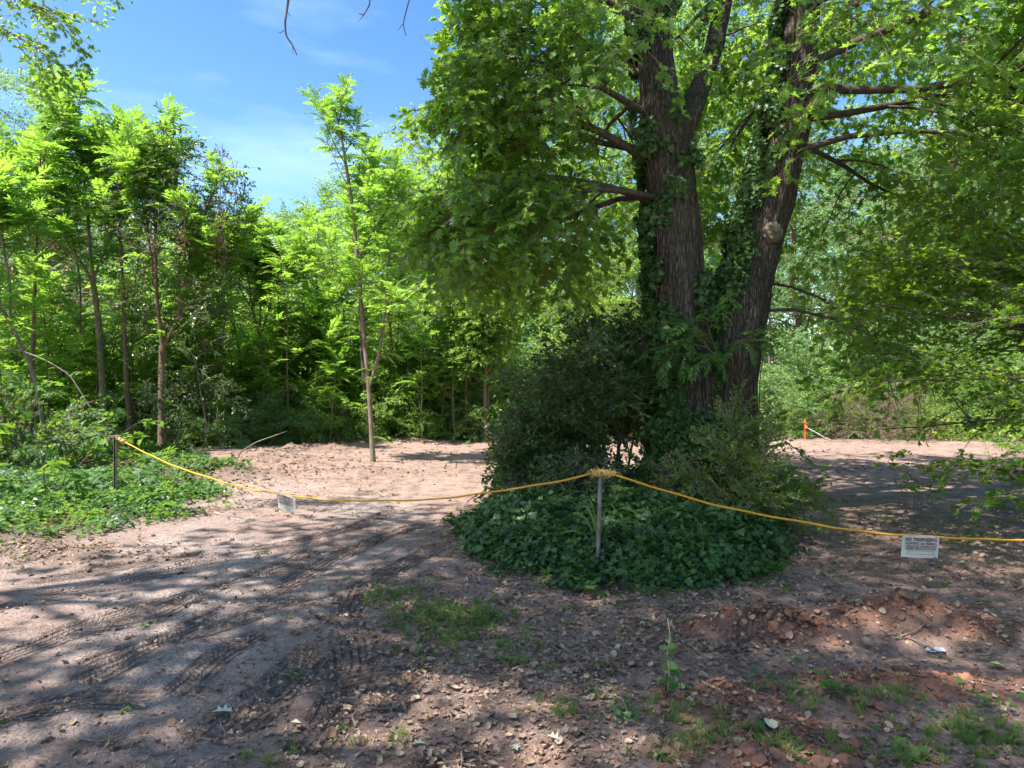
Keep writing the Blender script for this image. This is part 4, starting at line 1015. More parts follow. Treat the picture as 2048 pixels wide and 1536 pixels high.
# layered boughs coming in from the right
sm = Skel(720); e = thing('dogwood_tree', 'small tree beyond the right edge sending flat layers of dark lime leaves into view', 'tree', (7.4, 7.6, 0)); off = np.array(e.location)
tr = wobble_path(sm.rng, (0, 0, -.1), (.2, .1, 5), 8, .2); sm.g.tube(tr, np.linspace(.09, .03, 8), 8, 0, False)
for z, az, el, L in ((.85, 176, 3, 2.6), (1.5, 168, 10, 3.1), (1.8, 186, 10, 3.6), (2.1, 172, 10, 3.4), (2.6, 160, 12, 3.0), (3.0, 180, 8, 3.1), (3.3, 165, 16, 2.9), (1.9, 150, 12, 3.6), (2.2, 205, 10, 3.2)):
    sm.limb(interp_path(tr, z / 5), rad(az), rad(el), L, .028, .12, 9, .42, 1, .25, step=.24, spread=.8)
link('trunk', sm.g.mesh('trunk', [M_DBARK]), e)
P, R, S = sm.leaves(lambda P: (P[:, 0] + off[0] > 3.5) & ~((P[:, 2] < 1.4) & (P[:, 2] > .98)), .3); scatter('crown', SP_MAPLE, P, R, S, e)
print('dogwood', len(P))

# vine-clad dark trunks behind the clearing at right
for (polys, Y, lab) in (([([(1832, 870), (1835, 760), (1832, 660), (1848, 580), (1850, 540)], .42), ([(1850, 550), (1838, 500), (1818, 450), (1808, 410)], .16), ([(1850, 560), (1872, 520), (1895, 480), (1905, 430), (1912, 370)], .24), ([(1890, 490), (1925, 450), (1940, 410)], .12), ([(1835, 560), (1810, 520), (1790, 480)], .09)], 28, 'forked reddish tree with ivy-black trunk standing behind the far right of the clearing'),
                        ([([(1905, 870), (1900, 740), (1896, 640), (1905, 500), (1900, 300)], .4)], 30, 'second ivy-black trunk, right of the forked reddish tree')):
    x0 = (polys[0][0][0][0] - 1024) / FPX * Y; e = thing('ivy_clad_tree', lab, 'tree', (x0, Y, 0)); branch_px(e, polys, Y, M_RBARK, 'trunk'); off = np.array(e.location); q = []
    for pl, r in polys[:1]:
        Pp = np.array([at(*p, Y) for p in pl]) - off; f = rg.random(420); q = interp_path(Pp, f) + rand_dirs(rg, 420, -.2, .2) * (r + rg.uniform(0, .25, 420)[:, None])
    scatter('ivy_leaves', SP_HOLLY, q, frames(rand_dirs(rg, len(q), -.9, 0), rand_dirs(rg, len(q))), rg.uniform(1.2, 2.2, len(q)), e)
    s = Skel(int(x0)); Pp = [np.array(at(*polys[k][0][-1], Y)) - off for k in range(len(polys))]
    for k, p in enumerate(Pp):
        for i in range(4): s.limb(p, i * 1.7 + k, rad(25), 3.2, .05, .3, 6, .45, 1, .2, step=.6)
    link('limbs', s.g.mesh('limbs', [M_RBARK]), e); P, R, S = s.leaves(); scatter('crown', SP_BLUE, P, R, S * .9, e)


# ------------------------------------------------------------------ shrubs round the oak
def custom_shrub(name, label, base, arms, seed, protos, bark, ss, step, cat='shrub', keep=None, nsub=7, depth=1, r=.02, tip0=.2, sub=.42):
    s = Skel(seed); e = thing(name, label, cat, base); 
    for (az, el, L, dr) in arms: s.limb((s.rng.normal() * .06, s.rng.normal() * .06, -.05), rad(az), rad(el), L, r, dr, nsub, sub, depth, tip0, step=step)
    link('stems', s.g.mesh('stems', [bark]), e); P, R, S = s.leaves(keep); scatter('foliage', protos, P, R, S * ss, e, seed)
    print(name, len(P)); return e


b = (1.5, 9.9, float(ground_h(1.5, 9.9, False)))
rq = np.random.default_rng(5)
arms = [(az + rq.normal() * 8, el, L * 1.0, dr) for az, el, L, dr in [(180, 62, 2.5, .45), (195, 48, 2.5, .55), (165, 50, 2.6, .55), (150, 72, 2.6, .3), (210, 75, 2.5, .3), (180, 30, 2.2, .35), (200, 20, 2.1, .25), (160, 25, 2.2, .25), (90, 80, 2.6, .2), (270, 70, 2.0, .4), (240, 55, 1.9, .5),
                                                                 (120, 55, 2.3, .4), (20, 75, 2.4, .3), (340, 60, 1.5, .5), (180, 84, 2.6, .15), (225, 35, 1.8, .3), (187, 10, 1.9, .05), (172, 40, 2.4, .5)]]
arms = [(a, e_, L * .95, d_) for a, e_, L, d_ in arms]
custom_shrub('glossy_shrub', 'dark glossy-leaved evergreen shrub arching out at the left foot of the old oak', b, arms, 801, SP_HOLLY, M_DBARK, .95, .17, nsub=8, depth=2, sub=.38,
             keep=lambda P: (P[:, 2] > .08) & (P[:, 0] > -1.5) & (P[:, 0] < .45) & (P[:, 2] < 2.15))
b = gp(1440, 1040); b = (b[0], 7.95, float(ground_h(b[0], 7.95, False)) - .02)
custom_shrub('fine_leaved_shrub', 'airy ochre-green shrub with tiny leaves in front of the oak trunks', b, [(az, el, L * .68, dr) for az, el, L, dr in [(0, 80, 1.5, .2), (60, 70, 1.4, .3), (120, 72, 1.5, .3), (180, 68, 1.35, .4), (240, 60, 1.0, .4), (300, 62, 1.1, .4), (200, 40, 1.2, .3), (340, 45, 1.0, .3), (175, 85, 1.6, .1), (20, 50, 1.2, .3), (150, 50, 1.3, .3), (225, 25, 1.1, .1)]], 802, SP_NAND, M_TBARK, 1.1, .14, nsub=7, depth=1, keep=lambda P: P[:, 2] > .05, r=.012)
b = gp(1500, 1040); b = (b[0], 7.9, float(ground_h(b[0], 7.9, False)))
custom_shrub('compound_leaf_seedling', 'bright green seedling with paired leaflets on the ivy mound right of the oak foot', b, [(az, el, L, .3) for az, el, L in [(0, 75, .8), (90, 70, .7), (180, 65, .7), (250, 60, .8), (300, 50, .7), (200, 80, .9)]], 803, FR_WAL, M_TBARK, .5, .16, nsub=2, depth=1, r=.008)
b = (at(1330, 980, 8.3)[0], 8.3, float(ground_h(2, 8.3, False)))
custom_shrub('compound_leaf_seedling', 'leafy seedling with drooping paired leaflets at the left foot of the oak, over the rope', b, [(az, el, L, .4) for az, el, L in [(180, 65, .8), (210, 50, .7), (270, 60, .6)]], 804, FR_WAL, M_TBARK, .55, .16, nsub=3, depth=1, r=.01)
# a leafy bough across both trunks
e = thing('hickory_bough', 'light green bough of long leaflets growing across the crotch between the two oak trunks', 'branch', at(1440, 720, 8.95)); s = Skel(805)
for az, el, L in ((205, 48, 1.0), (230, 40, 1.0), (260, 42, .8), (180, 50, 1.0), (330, 42, .7), (300, 45, .8), (190, 30, .9)): s.limb((0, 0, 0), rad(az), rad(el), L, .012, .45, 4, .4, 1, .3, step=.16)
link('stems', s.g.mesh('stems', [M_TBARK]), e); P, R, S = s.leaves(); scatter('foliage', FR_WAL, P, R, S * .55, e)

# shrubs behind the clearing at right
TW = Geo()
shrub_proto('bare_shrub', 16, [spray('bare_spray', 170 + i, LANCE, M_DEADV, .7, 40, .05, .8, .8, .1, subs=9) for i in range(2)], M_SBARK, 2.0, 1.5, 26, .8, .35, (25, 85))
put_shrub('bare_shrub', *at(1748, 768, 21.7)[:2], .85, 'bare_shrub', 'rounded brown twiggy shrub at the far edge of the sunlit clearing')
put_shrub('shrub_c', *at(1685, 768, 22.8)[:2], .62, 'olive_shrub', 'olive green shrub close left of the brown twiggy shrub')
put_shrub('shrub_c', *at(1868, 768, 22)[:2], .72, 'olive_shrub', 'yellowish conical shrub right of the brown twiggy shrub', sz=.8)
put_shrub('shrub_d', *at(1640, 768, 22.6)[:2], .8, 'leafy_plant', 'low bright plant by the string of the orange stake')
# conifer seedling
e = thing('conifer_seedling', 'small pale green conifer left of the orange stake', 'tree', (*at(1586, 768, 22.2)[:2], 0)); s = Skel(806); h = 1.75
s.g.tube([(0, 0, -.05), (0.02, 0, h * .5), (0, 0, h)], [.03, .02, .005], 6)
SP_CON = [spray('conifer_sprig', 180 + i, LANCE, M_YEL, .4, 90, .06, .5, .7, .1, subs=6) for i in range(2)]
for i in range(34):
    z = .15 + (h - .25) * i / 34; L = .42 * (1 - z / h) + .12; s.limb((0, 0, z), i * 2.4, rad(18), L, .008, .1, 2, .4, 0, .1, step=.14)
link('trunk', s.g.mesh('trunk', [M_TBARK]), e); P, R, S = s.leaves(); P = np.concatenate([P, [[0, 0, h - .1]]]); R = np.concatenate([R, frames(np.array([[0, .05, 1.]]), np.array([[0, 1., 0]]))]); scatter('crown', SP_CON, P, R, np.concatenate([S * .6, [.6]]), e)

# orange stake with string
X, Y = at(1610, 768, 21.8)[:2]; e = thing('survey_stake', 'orange-painted survey stake at the far edge of the clearing', 'stake', (X, Y, float(ground_h(X, Y, False))))
g = Geo(); g.box((0, 0, .25), (.045, .035, .5)); link('stake', g.mesh('stake', [M_ORANGE], False), e)
g = Geo(); g.tube([(0, 0, .48), (-.01, 0, .55), (.012, 0, .62)], [.03, .02, .008], 6); g.box((.02, -.02, .36), (.09, .012, .16), R=[[.9, 0, .4], [0, 1, 0], [-.4, 0, .9]]); link('ribbon', g.mesh('ribbon', [M_ORANGE]), e)
g = Geo(); g.tube([(X, Y, .42), (X + .2, Y - .1, .3), (X + .5, Y - .25, .1), (X + .7, Y - .4, .02)], .012, 5)
tag(link('string', g.mesh('string', [M_SIGN])), 'pale string running from the orange stake down to the ground', 'string')

# big-leaved plant and fallen branch at the left
b = gp(100, 1010); b = (at(100, 768, 10.5)[0], 10.5, float(ground_h(-6.9, 10.5, False)))
custom_shrub('sycamore_sapling', 'young sapling with very large pale lobed leaves at the left in front of the trees', b, [(180, 80, 1.7, .1), (20, 66, 1.6, .3), (160, 70, 1.4, .3), (340, 55, 1.3, .4)], 810, SP_BIG, M_TBARK, .8, .3, nsub=2, r=.012, tip0=.5)
b = (at(55, 768, 14)[0], 14, 0.1)
custom_shrub('green_bush', 'sunlit bush under the trees at the left edge', b, [(i * 40, 50 + 20 * (i % 2), 1.6, .4) for i in range(9)], 811, SP_COVER, M_TBARK, 1.8, .25)
e = thing('fallen_branch', 'long bare branch arching down from the left through the undergrowth', 'branch', at(0, 700, 15)); branch_px(e, [([(-40, 690), (0, 697), (45, 702), (95, 722), (140, 750), (165, 790), (190, 830), (200, 850)], .022), ([(0, 680), (30, 690), (45, 702)], .014)], 15, M_SBARK)
for pl, Y, r, lab, m in (([(412, 890), (413, 850), (402, 790), (395, 740), (384, 706)], 18.5, .03, 'thin bare pale pole leaning among the left trees', M_SBARK), ([(415, 850), (420, 830), (418, 812)], 18.6, .015, 'short bare stub beside the leaning pale pole', M_SBARK),
                   ([(352, 906), (356, 880), (362, 830), (358, 810)], 17.8, .022, 'bare forked stick standing right of the vine-hung tree', M_SBARK), ([(372, 892), (380, 872), (384, 850)], 18.2, .015, 'small crooked bare stick at the foot of the trees at left', M_SBARK),
                   ([(475, 920), (480, 905), (510, 885), (575, 862)], 16.5, .02, 'bare forked branch lying against the undergrowth behind the left rope', M_SBARK), ([(612, 898), (622, 872)], 18.7, .02, 'short cut stub sticking up from the dark dirt bank', M_CHIP),
                   ([(505, 830), (495, 862), (490, 880)], 20, .015, 'thin pale dead stem in front of the forked young tree', M_SBARK), ([(840, 870), (846, 850), (858, 838)], 22, .03, 'pale cut stump stem at the wood edge left of the red trunks', M_SBARK),
                   ([(920, 888), (914, 850), (905, 820)], 22, .09, 'dark broken stump before the reddish trunks', M_DBARK), ([(912, 935), (914, 915)], 15, .012, 'tiny stick standing up in the middle of the sunlit dirt', M_DBARK)):
    e = thing('dead_branch', lab, 'branch', at(pl[0][0], pl[0][1], Y)); branch_px(e, [(pl, r)], Y, m, 'stem')


# ------------------------------------------------------------------ small ground things, scattered
rs = np.random.default_rng(900)


def region(n, x0, x1, y0, y1, dens, pw=1.6):
    pw = pw + 1e-3
    """more points near the camera, as far as the photograph resolves them"""
    u = rs.random(n * 3); y = (y0 ** (1 - pw) + u * (y1 ** (1 - pw) - y0 ** (1 - pw))) ** (1 / (1 - pw)); x = rs.uniform(x0, x1, n * 3)
    k = rs.random(n * 3) < dens(x, y); x, y = x[k][:n], y[k][:n]
    return x, y


def lay(name, protos, x, y, s, tilt=.3, dz=.0, label=None, upright=False):
    n = len(x); z = ground_h(x, y) + dz; e = .06
    nx = -(ground_h(x + e, y, True) - ground_h(x - e, y, True)) / (2 * e); ny = -(ground_h(x, y + e, True) - ground_h(x, y - e, True)) / (2 * e)
    nrm = norm(np.stack([nx * .8, ny * .8, np.ones(n)], -1) + rs.normal(0, tilt, (n, 3)) * [1, 1, .3]); a = rs.uniform(0, 2 * PI, n)
    d = np.stack([np.cos(a), np.sin(a), 0 * a], -1); R = frames(norm(np.cross(nrm, np.cross(d, nrm))), nrm)
    o = scatter(name, protos, np.stack([x, y, z], -1), R, s); tag(o, label, kind='stuff'); return o


def curled(shape, seed, curl):
    V = np.array(shape[0], float); rng = np.random.default_rng(seed); V[:, 2] = curl * (V[:, 0] ** 2 * 2.2 + (V[:, 1] - .5) ** 2 * .9) + rng.normal(0, .04, len(V)); V[:, 1] -= .5
    g = Geo(); g.faces(V, shape[1]); return proto('litter_leaf', g, [M_DEAD])


LITTER = [curled(OAKLEAF, 1, .6), curled(OAKLEAF, 2, -.5), curled(OVATE, 3, .9), curled(OVATE, 4, -.7), curled(OAKLEAF, 5, 1.1), curled(ROUND, 6, .6)]


def ico(seed, mat, rough=.25, flat=.7, sub=1):
    import bmesh
    bm = bmesh.new(); bmesh.ops.create_icosphere(bm, subdivisions=sub, radius=.5); rng = np.random.default_rng(seed)
    for v in bm.verts: k = 1 + rng.normal() * rough; v.co = Vector((v.co.x * k, v.co.y * k * rng.uniform(.85, 1.1), v.co.z * k * flat))
    me = bpy.data.meshes.new('lump'); bm.to_mesh(me); bm.free(); me.materials.append(mat); return bpy.data.objects.new('lump%d' % seed, me)


PEB = [ico(i, M_STONE, .15, .6) for i in range(3)]; CLD = [ico(10 + i, M_CLOD, .22, .75, 2) for i in range(3)]; DCL = [ico(20 + i, M_DCLOD, .22, .75, 2) for i in range(3)]


def stick(seed, L, r, mat, n=5):
    rng = np.random.default_rng(seed); P = np.stack([np.linspace(-.5, .5, n) * L, np.cumsum(rng.normal(0, .05, n)) * L, np.abs(rng.normal(0, .02, n)) * L + r], -1); g = Geo(); g.tube(P, r, 4); return proto('twig', g, [mat])


TWIG = [stick(i, 1, .018, M_CHIP) for i in range(4)]
STRAW = [stick(30 + i, 1, .012, M_CHIP, 4) for i in range(3)]


def tuft(seed, n=26, h=.16, r=.05, mat=None, w=.004):
    rng = np.random.default_rng(seed); g = Geo()
    for i in range(n):
        a = rng.uniform(0, 2 * PI); p = np.array([math.cos(a), math.sin(a), 0]) * r * math.sqrt(rng.random()); hh = h * rng.uniform(.4, 1.1); ln = rng.uniform(.1, .9); d = np.array([math.cos(a + rng.normal() * .6), math.sin(a + rng.normal() * .6), 0]); sd = np.array([-d[1], d[0], 0]) * w
        q = [p, p + d * hh * ln * .3 + [0, 0, hh * .55], p + d * hh * ln + [0, 0, hh * (1 - ln * .35)]]
        g.faces([q[0] - sd, q[0] + sd, q[1] + sd * .8, q[1] - sd * .8, q[2]], [(0, 1, 2, 3), (3, 2, 4)])
    return proto('tuft', g, [mat or M_GRASS])


TUFT = [tuft(i) for i in range(4)]; TUFTL = [tuft(9 + i, 20, .3, .06) for i in range(2)]
SEED_ = [spray('weed', 190 + i, OVATE, M_COVER, .14, 9, .055, .8, .5, .1, subs=4) for i in range(3)]


def gpatch(x, y):      # the grassy patch left of the middle post, and the thin grass of the right foreground
    a = np.zeros_like(x)
    for px, py, rx, ry, w in ((800, 1212, .22, .25, .7), (860, 1240, .3, .3, .8), (920, 1250, .35, .3, 1), (960, 1290, .45, .35, .9), (1010, 1320, .35, .2, .5), (1160, 1420, .35, .12, .8), (1300, 1440, .4, .12, .7), (1420, 1500, .4, .15, .7), (1640, 1400, .35, .16, .9), (1720, 1400, .3, .14, .9),
                              (1950, 1470, .4, .2, .9), (1800, 1500, .5, .15, .7), (100, 1050, 1., .6, 1), (600, 1240, .2, .2, .5), (720, 1480, .4, .15, .35), (560, 1515, .2, .1, .4), (250, 1045, .5, .2, .7), (1560, 1170, .5, .4, .25), (1700, 1020, 1, .5, .3), (1650, 995, .8, .4, .3), (1960, 1060, 1.2, .8, .6)):
        cx, cy_ = gp(px, py); a = np.maximum(a, bump(x, y, cx, cy_, rx, ry, w))
    return np.clip(a * (1 + 2.2 * fbm(x, y, 4, 3, 71)) * 1.2 - .12, 0, 1)


def litter_d(x, y):
    a = .03 + .5 * m_bed(x, y) + .35 * m_left(x, y)
    a = a + bump(x, y, *gp(1050, 1220), 1.6, 1.0, .75) + bump(x, y, *gp(1300, 1240), 1.5, .7, .55) + bump(x, y, *gp(1150, 1330), 1.2, .5, .55) + bump(x, y, *gp(1250, 1480), 1.8, .5, .5) + bump(x, y, *gp(1650, 1130), 1.6, 1.5, .35) + bump(x, y, 3.8, 8, 1.6, 2.5, .35)
    a = a + bump(x, y, *gp(330, 1000), 1.8, 1.2, .8) + bump(x, y, *gp(80, 1110), 1.2, .5, .8) + bump(x, y, *gp(420, 960), 1.5, 2.2, .5) + bump(x, y, *gp(600, 935), 2.2, 2, .4)
    r = np.sqrt(((x - 1.22) / 1.64) ** 2 + ((y - 8.6) / 2.4) ** 2); a = a + .5 * np.exp(-((r - 1.12) / .2) ** 2)
    return np.clip(a * (.55 + 1.3 * (fbm(x, y, 2.2, 4, 81) + .3)), 0, 1)


x, y = region(40000, -9, 10, 2.2, 22, litter_d); lay('fallen_leaves', LITTER, x, y, rs.uniform(.018, .05, len(x)) * (1 + .05 * y), .42, .008)
x, y = region(9000, -9, 10, 2.2, 10, lambda x, y: np.clip(litter_d(x, y) + .12, 0, 1), 2.); lay('leaf_fragments', LITTER, x, y, rs.uniform(.015, .035, len(x)), .4, .006)
x, y = region(9000, -8, 10, 2.2, 14, lambda x, y: np.clip(.25 + litter_d(x, y), 0, 1), 2.0); lay('straw_and_chips', STRAW + TWIG[:1], x, y, rs.uniform(.02, .11, len(x)), .2, .004)
x, y = region(12000, -8, 8, 2.2, 16, lambda x, y: .25 + .75 * sstep(1, -1.5, x), 2.2); lay('gravel', PEB, x, y, rs.uniform(.006, .018, len(x)) * (1 + y * .03), .3, .001)
def clayd(x, y):
    a = np.zeros_like(x)
    for cx, cy_, rx, ry, hh in CLAY: a = np.maximum(a, bump(x, y, cx, cy_, rx * 1.2, ry * 1.3, 1))
    return a
x, y = region(3600, -.2, 5, 3.0, 6, clayd); lay('clay_clods', CLD, x, y, rs.uniform(.012, .04, len(x)) * (1 + 1.2 * (rs.random(len(x)) > .93)), .4, .004)
def bermd(x, y):
    a = .03 + 0 * x
    for cx, cy_, rx, ry, hh, ro in BERM: a = np.maximum(a, bump(x, y, cx, cy_, rx * 1.1, ry * 1.3, .9, ro))
    return a + .1 * m_left(x, y)
x, y = region(6000, -9, 8, 3, 22, bermd, 1.2); lay('dirt_clods', DCL, x, y, rs.uniform(.02, .07, len(x)) * (.5 + y * .04), .4, .005)
x, y = region(12000, -8, 8, 2.2, 14, gpatch, 1.8); lay('grass', TUFT, x, y, rs.uniform(.2, .5, len(x)), .4, -.004)
x, y = region(1500, -9, 9, 2.3, 16, lambda x, y: np.clip(gpatch(x, y) * .7 + .5 * litter_d(x, y) * (y > 5) * .4 + .02, 0, 1)); lay('small_weeds', SEED_, x, y, rs.uniform(.5, 1.2, len(x)), .2, .0)
x, y = region(420, -1.2, .6, 4.3, 6.1, lambda x, y: np.clip(bump(x, y, *gp(880, 1235), .28, .22, 1) + bump(x, y, *gp(955, 1240), .2, .25, 1) + bump(x, y, *gp(790, 1195), .2, .2, .8), 0, 1), 1.2); lay('bright_weeds', [SP_COVER[0], SP_NAND[0], SP_NAND[1], TUFT[0]], x, y, rs.uniform(.3, .6, len(x)), .5, .01)
# ivy carpet on the oak's mound, ground cover at the left and at the wood edge
x, y = region(2700, -1.4, 4.3, 5.9, 11.4, lambda x, y: np.clip(m_bed(x, y) * 1.3 * (.12 + .88 * sstep(3.0, 1.9, x)) * (.6 + .4 * sstep(-.12, .1, fbm(x, y, 1.6, 3, 97))) + .10 * np.exp(-((np.sqrt(((x - 1.22) / 1.64) ** 2 + ((y - 8.6) / 2.4) ** 2) - 1.05) / .1) ** 2), 0, 1), 1.3)
lay('ivy_carpet', SP_IVY + SP_IVY2[:1], x, y, rs.uniform(.55, 1.15, len(x)), .28, .02)
x, y = region(1300, -1.4, 4.3, 5.7, 11.4, lambda x, y: np.clip(m_bed(x, y) * .3 + .5 * np.exp(-((np.sqrt(((x - 1.22) / 1.64) ** 2 + ((y - 8.6) / 2.4) ** 2) - .97) / .14) ** 2), 0, 1)); lay('leafy_ground_cover', SP_COVER + SEED_, x, y, rs.uniform(.4, .9, len(x)), .4, .03)
x, y = region(5200, -14, -3, 6.5, 26, lambda x, y: np.clip(m_left(x, y) * 1.1, 0, 1) * (.35 + .65 * sstep(-.15, .1, fbm(x, y, .7, 3, 91))), 1.3)
lay('ivy_ground_cover', SP_IVY2 + SP_IVY[:1] + SP_COVER, x, y, rs.uniform(.6, 1.1, len(x)), .3, .01)
x, y = region(2600, -14, -4, 10.8, 26, lambda x, y: m_left(x, y) * sstep(-.1, .15, fbm(x, y, .8, 3, 93)), 1.0); lay('low_undergrowth', SP_COVER + FR_WAL, x, y, rs.uniform(.6, 1.1, len(x)) * np.where(y > 13, 1.5, 1), .5, .03)
x, y = region(9000, -20, 24, 7, 40, lambda x, y: m_wood(x, y) * .9, 1.2); lay('woodland_undergrowth', SP_COVER + SP_YEL[:1] + FR_WAL, x, y, rs.uniform(.9, 2.0, len(x)) * np.where(y > 18, 1, .6), .5, .08)
x, y = region(1200, -16, 3, 18, 24, lambda x, y: m_wood(x, y), 1.0); lay('tall_weeds', TUFTL, x, y, rs.uniform(1, 2.4, len(x)), .1, 0)


# ------------------------------------------------------------------ posts, ropes, signs
def hz(x, y): return float(ground_h(x, y))


cx, cyy = gp(1194, 1163); CP = (cx, cyy, hz(cx, cyy))
e = thing('steel_post', 'slender grey steel pipe post holding the rope in the middle, in front of the ivy', 'post', CP)
g = Geo(); g.tube([(0, 0, -.12), (.012, 0, .3), (.022, 0, .6), (.03, 0, .905)], .019, 14); link('pipe', g.mesh('pipe', [M_STEEL]), e)
TOPC = np.array([cx + .03, cyy, CP[2] + .905])
lx, ly = gp(231, 1008); LP = (lx, ly, hz(lx, ly))
e = thing('steel_post', 'dark grey channel-section steel post with a bent cap at the left end of the rope', 'post', LP)
g = Geo(); H = .97 - LP[2]
for z in (0,):
    g.box((0, .012, H / 2 - .05), (.036, .006, H + .1)); g.box((-.018, -.004, H / 2 - .05), (.006, .03, H + .1)); g.box((.018, -.004, H / 2 - .05), (.006, .03, H + .1))
link('channel', g.mesh('channel', [M_STEEL], False), e)
g = Geo(); g.box((0, 0, H + .015), (.17, .07, .03)); g.box((-.075, 0, H - .02), (.03, .06, .05)); g.box((.07, -.01, H - .01), (.03, .05, .04)); g.tube([(-.08, -.02, H), (-.105, -.03, H - .03), (-.09, -.03, H - .06)], .009, 6); link('cap', g.mesh('cap', [M_STEEL], False), e)
TOPL = np.array([lx + .05, ly - .03, LP[2] + H - .02])


def rope(name, label, A, B, sag, ext=None):
    t = np.linspace(0, 1, 90)[:, None]; P = A * (1 - t) + B * t; P[:, 2] -= 4 * sag * (t * (1 - t))[:, 0]; P[:, 2] += .004 * np.sin(t[:, 0] * 31) + .003 * np.sin(t[:, 0] * 77)
    g = Geo(); tt = np.linspace(0, 1, 900); Q = np.stack([np.interp(tt, t[:, 0], P[:, c]) for c in range(3)], -1); d = norm(np.gradient(Q, axis=0)); u = norm(np.cross(d, [0, 0, 1.])); v = np.cross(d, u)
    for k in range(3):      # three twisted strands
        a = np.arange(900) * .9 + k * 2.094; g.tube(Q + .0042 * (np.cos(a)[:, None] * u + np.sin(a)[:, None] * v), .0062, 5, 0, False)
    o = link(name, g.mesh(name, [M_ROPE])); tag(o, label, 'rope'); return P


PL = rope('yellow_rope', 'yellow rope sagging from the left post to the middle post', TOPL + np.array([.16, -.1, -.04]), TOPC + np.array([-.07, .02, .0]), .5)
RP = np.array([7.0, 5.65, .92]); PR = rope('yellow_rope', 'yellow rope sagging from the middle post out past the right edge', TOPC + np.array([.09, -.01, 0.]), RP, .50)
e = thing('steel_post', 'grey steel post beyond the right edge holding the end of the rope', 'post', (7.0, 5.65, hz(7, 5.65))); g = Geo(); g.tube([(0, 0, -.1), (0, 0, .95)], .019, 12); link('pipe', g.mesh('pipe', [M_STEEL]), e)


def knot(name, label, C, rx, rz, n, seed, axis=(1, 0, 0), fray=40):
    rng = np.random.default_rng(seed); g = Geo(); C = np.asarray(C, float); ax = norm(np.array(axis, float)); sd = norm(np.cross(ax, [0, 0, 1.])); up = np.cross(sd, ax)
    e = thing(name, label, 'rope', tuple(C))
    for i in range(n):
        o = rng.uniform(-1, 1) * rx * .75; w = math.sqrt(max(.1, 1 - (o / rx) ** 2)); t = np.linspace(0, 2 * PI * rng.uniform(.6, 1.1), 14) + rng.uniform(0, 6)
        P = o * ax + np.outer(t, ax) * rng.normal(0, rx * .08) + (np.cos(t)[:, None] * sd * rz * .8 + np.sin(t)[:, None] * up * rz) * w * rng.uniform(.7, 1.1) + rng.normal(0, .003, (14, 3)); g.tube(P, .0065, 5)
    link('coils', g.mesh('coils', [M_FRAY]), e); g = Geo()
    for i in range(fray):
        p = rng.normal(0, 1, 3); p = p / np.linalg.norm(p); q = ax * p[0] * rx + sd * p[1] * rz + up * p[2] * rz; d = p * .02 + rng.normal(0, .012, 3) + ax * rng.normal(0, .02); g.tube([q, q + d * .6 + [0, 0, .008], q + d - np.array([0, 0, .012])], [.003, .0025, .0015], 3, 0, False)
    link('frayed_ends', g.mesh('frayed_ends', [M_FRAY]), e)


knot('rope_bundle', 'thick frayed bundle of yellow rope wound round the top of the middle post', TOPC + np.array([.01, 0, .005]), .1, .03, 34, 5, (1, 0, -.02), 90)
knot('rope_knot', 'yellow rope knot tied at the cap of the left post', TOPL + np.array([.09, -.05, -.02]), .085, .028, 16, 6, (1, -.6, -.35), 25)


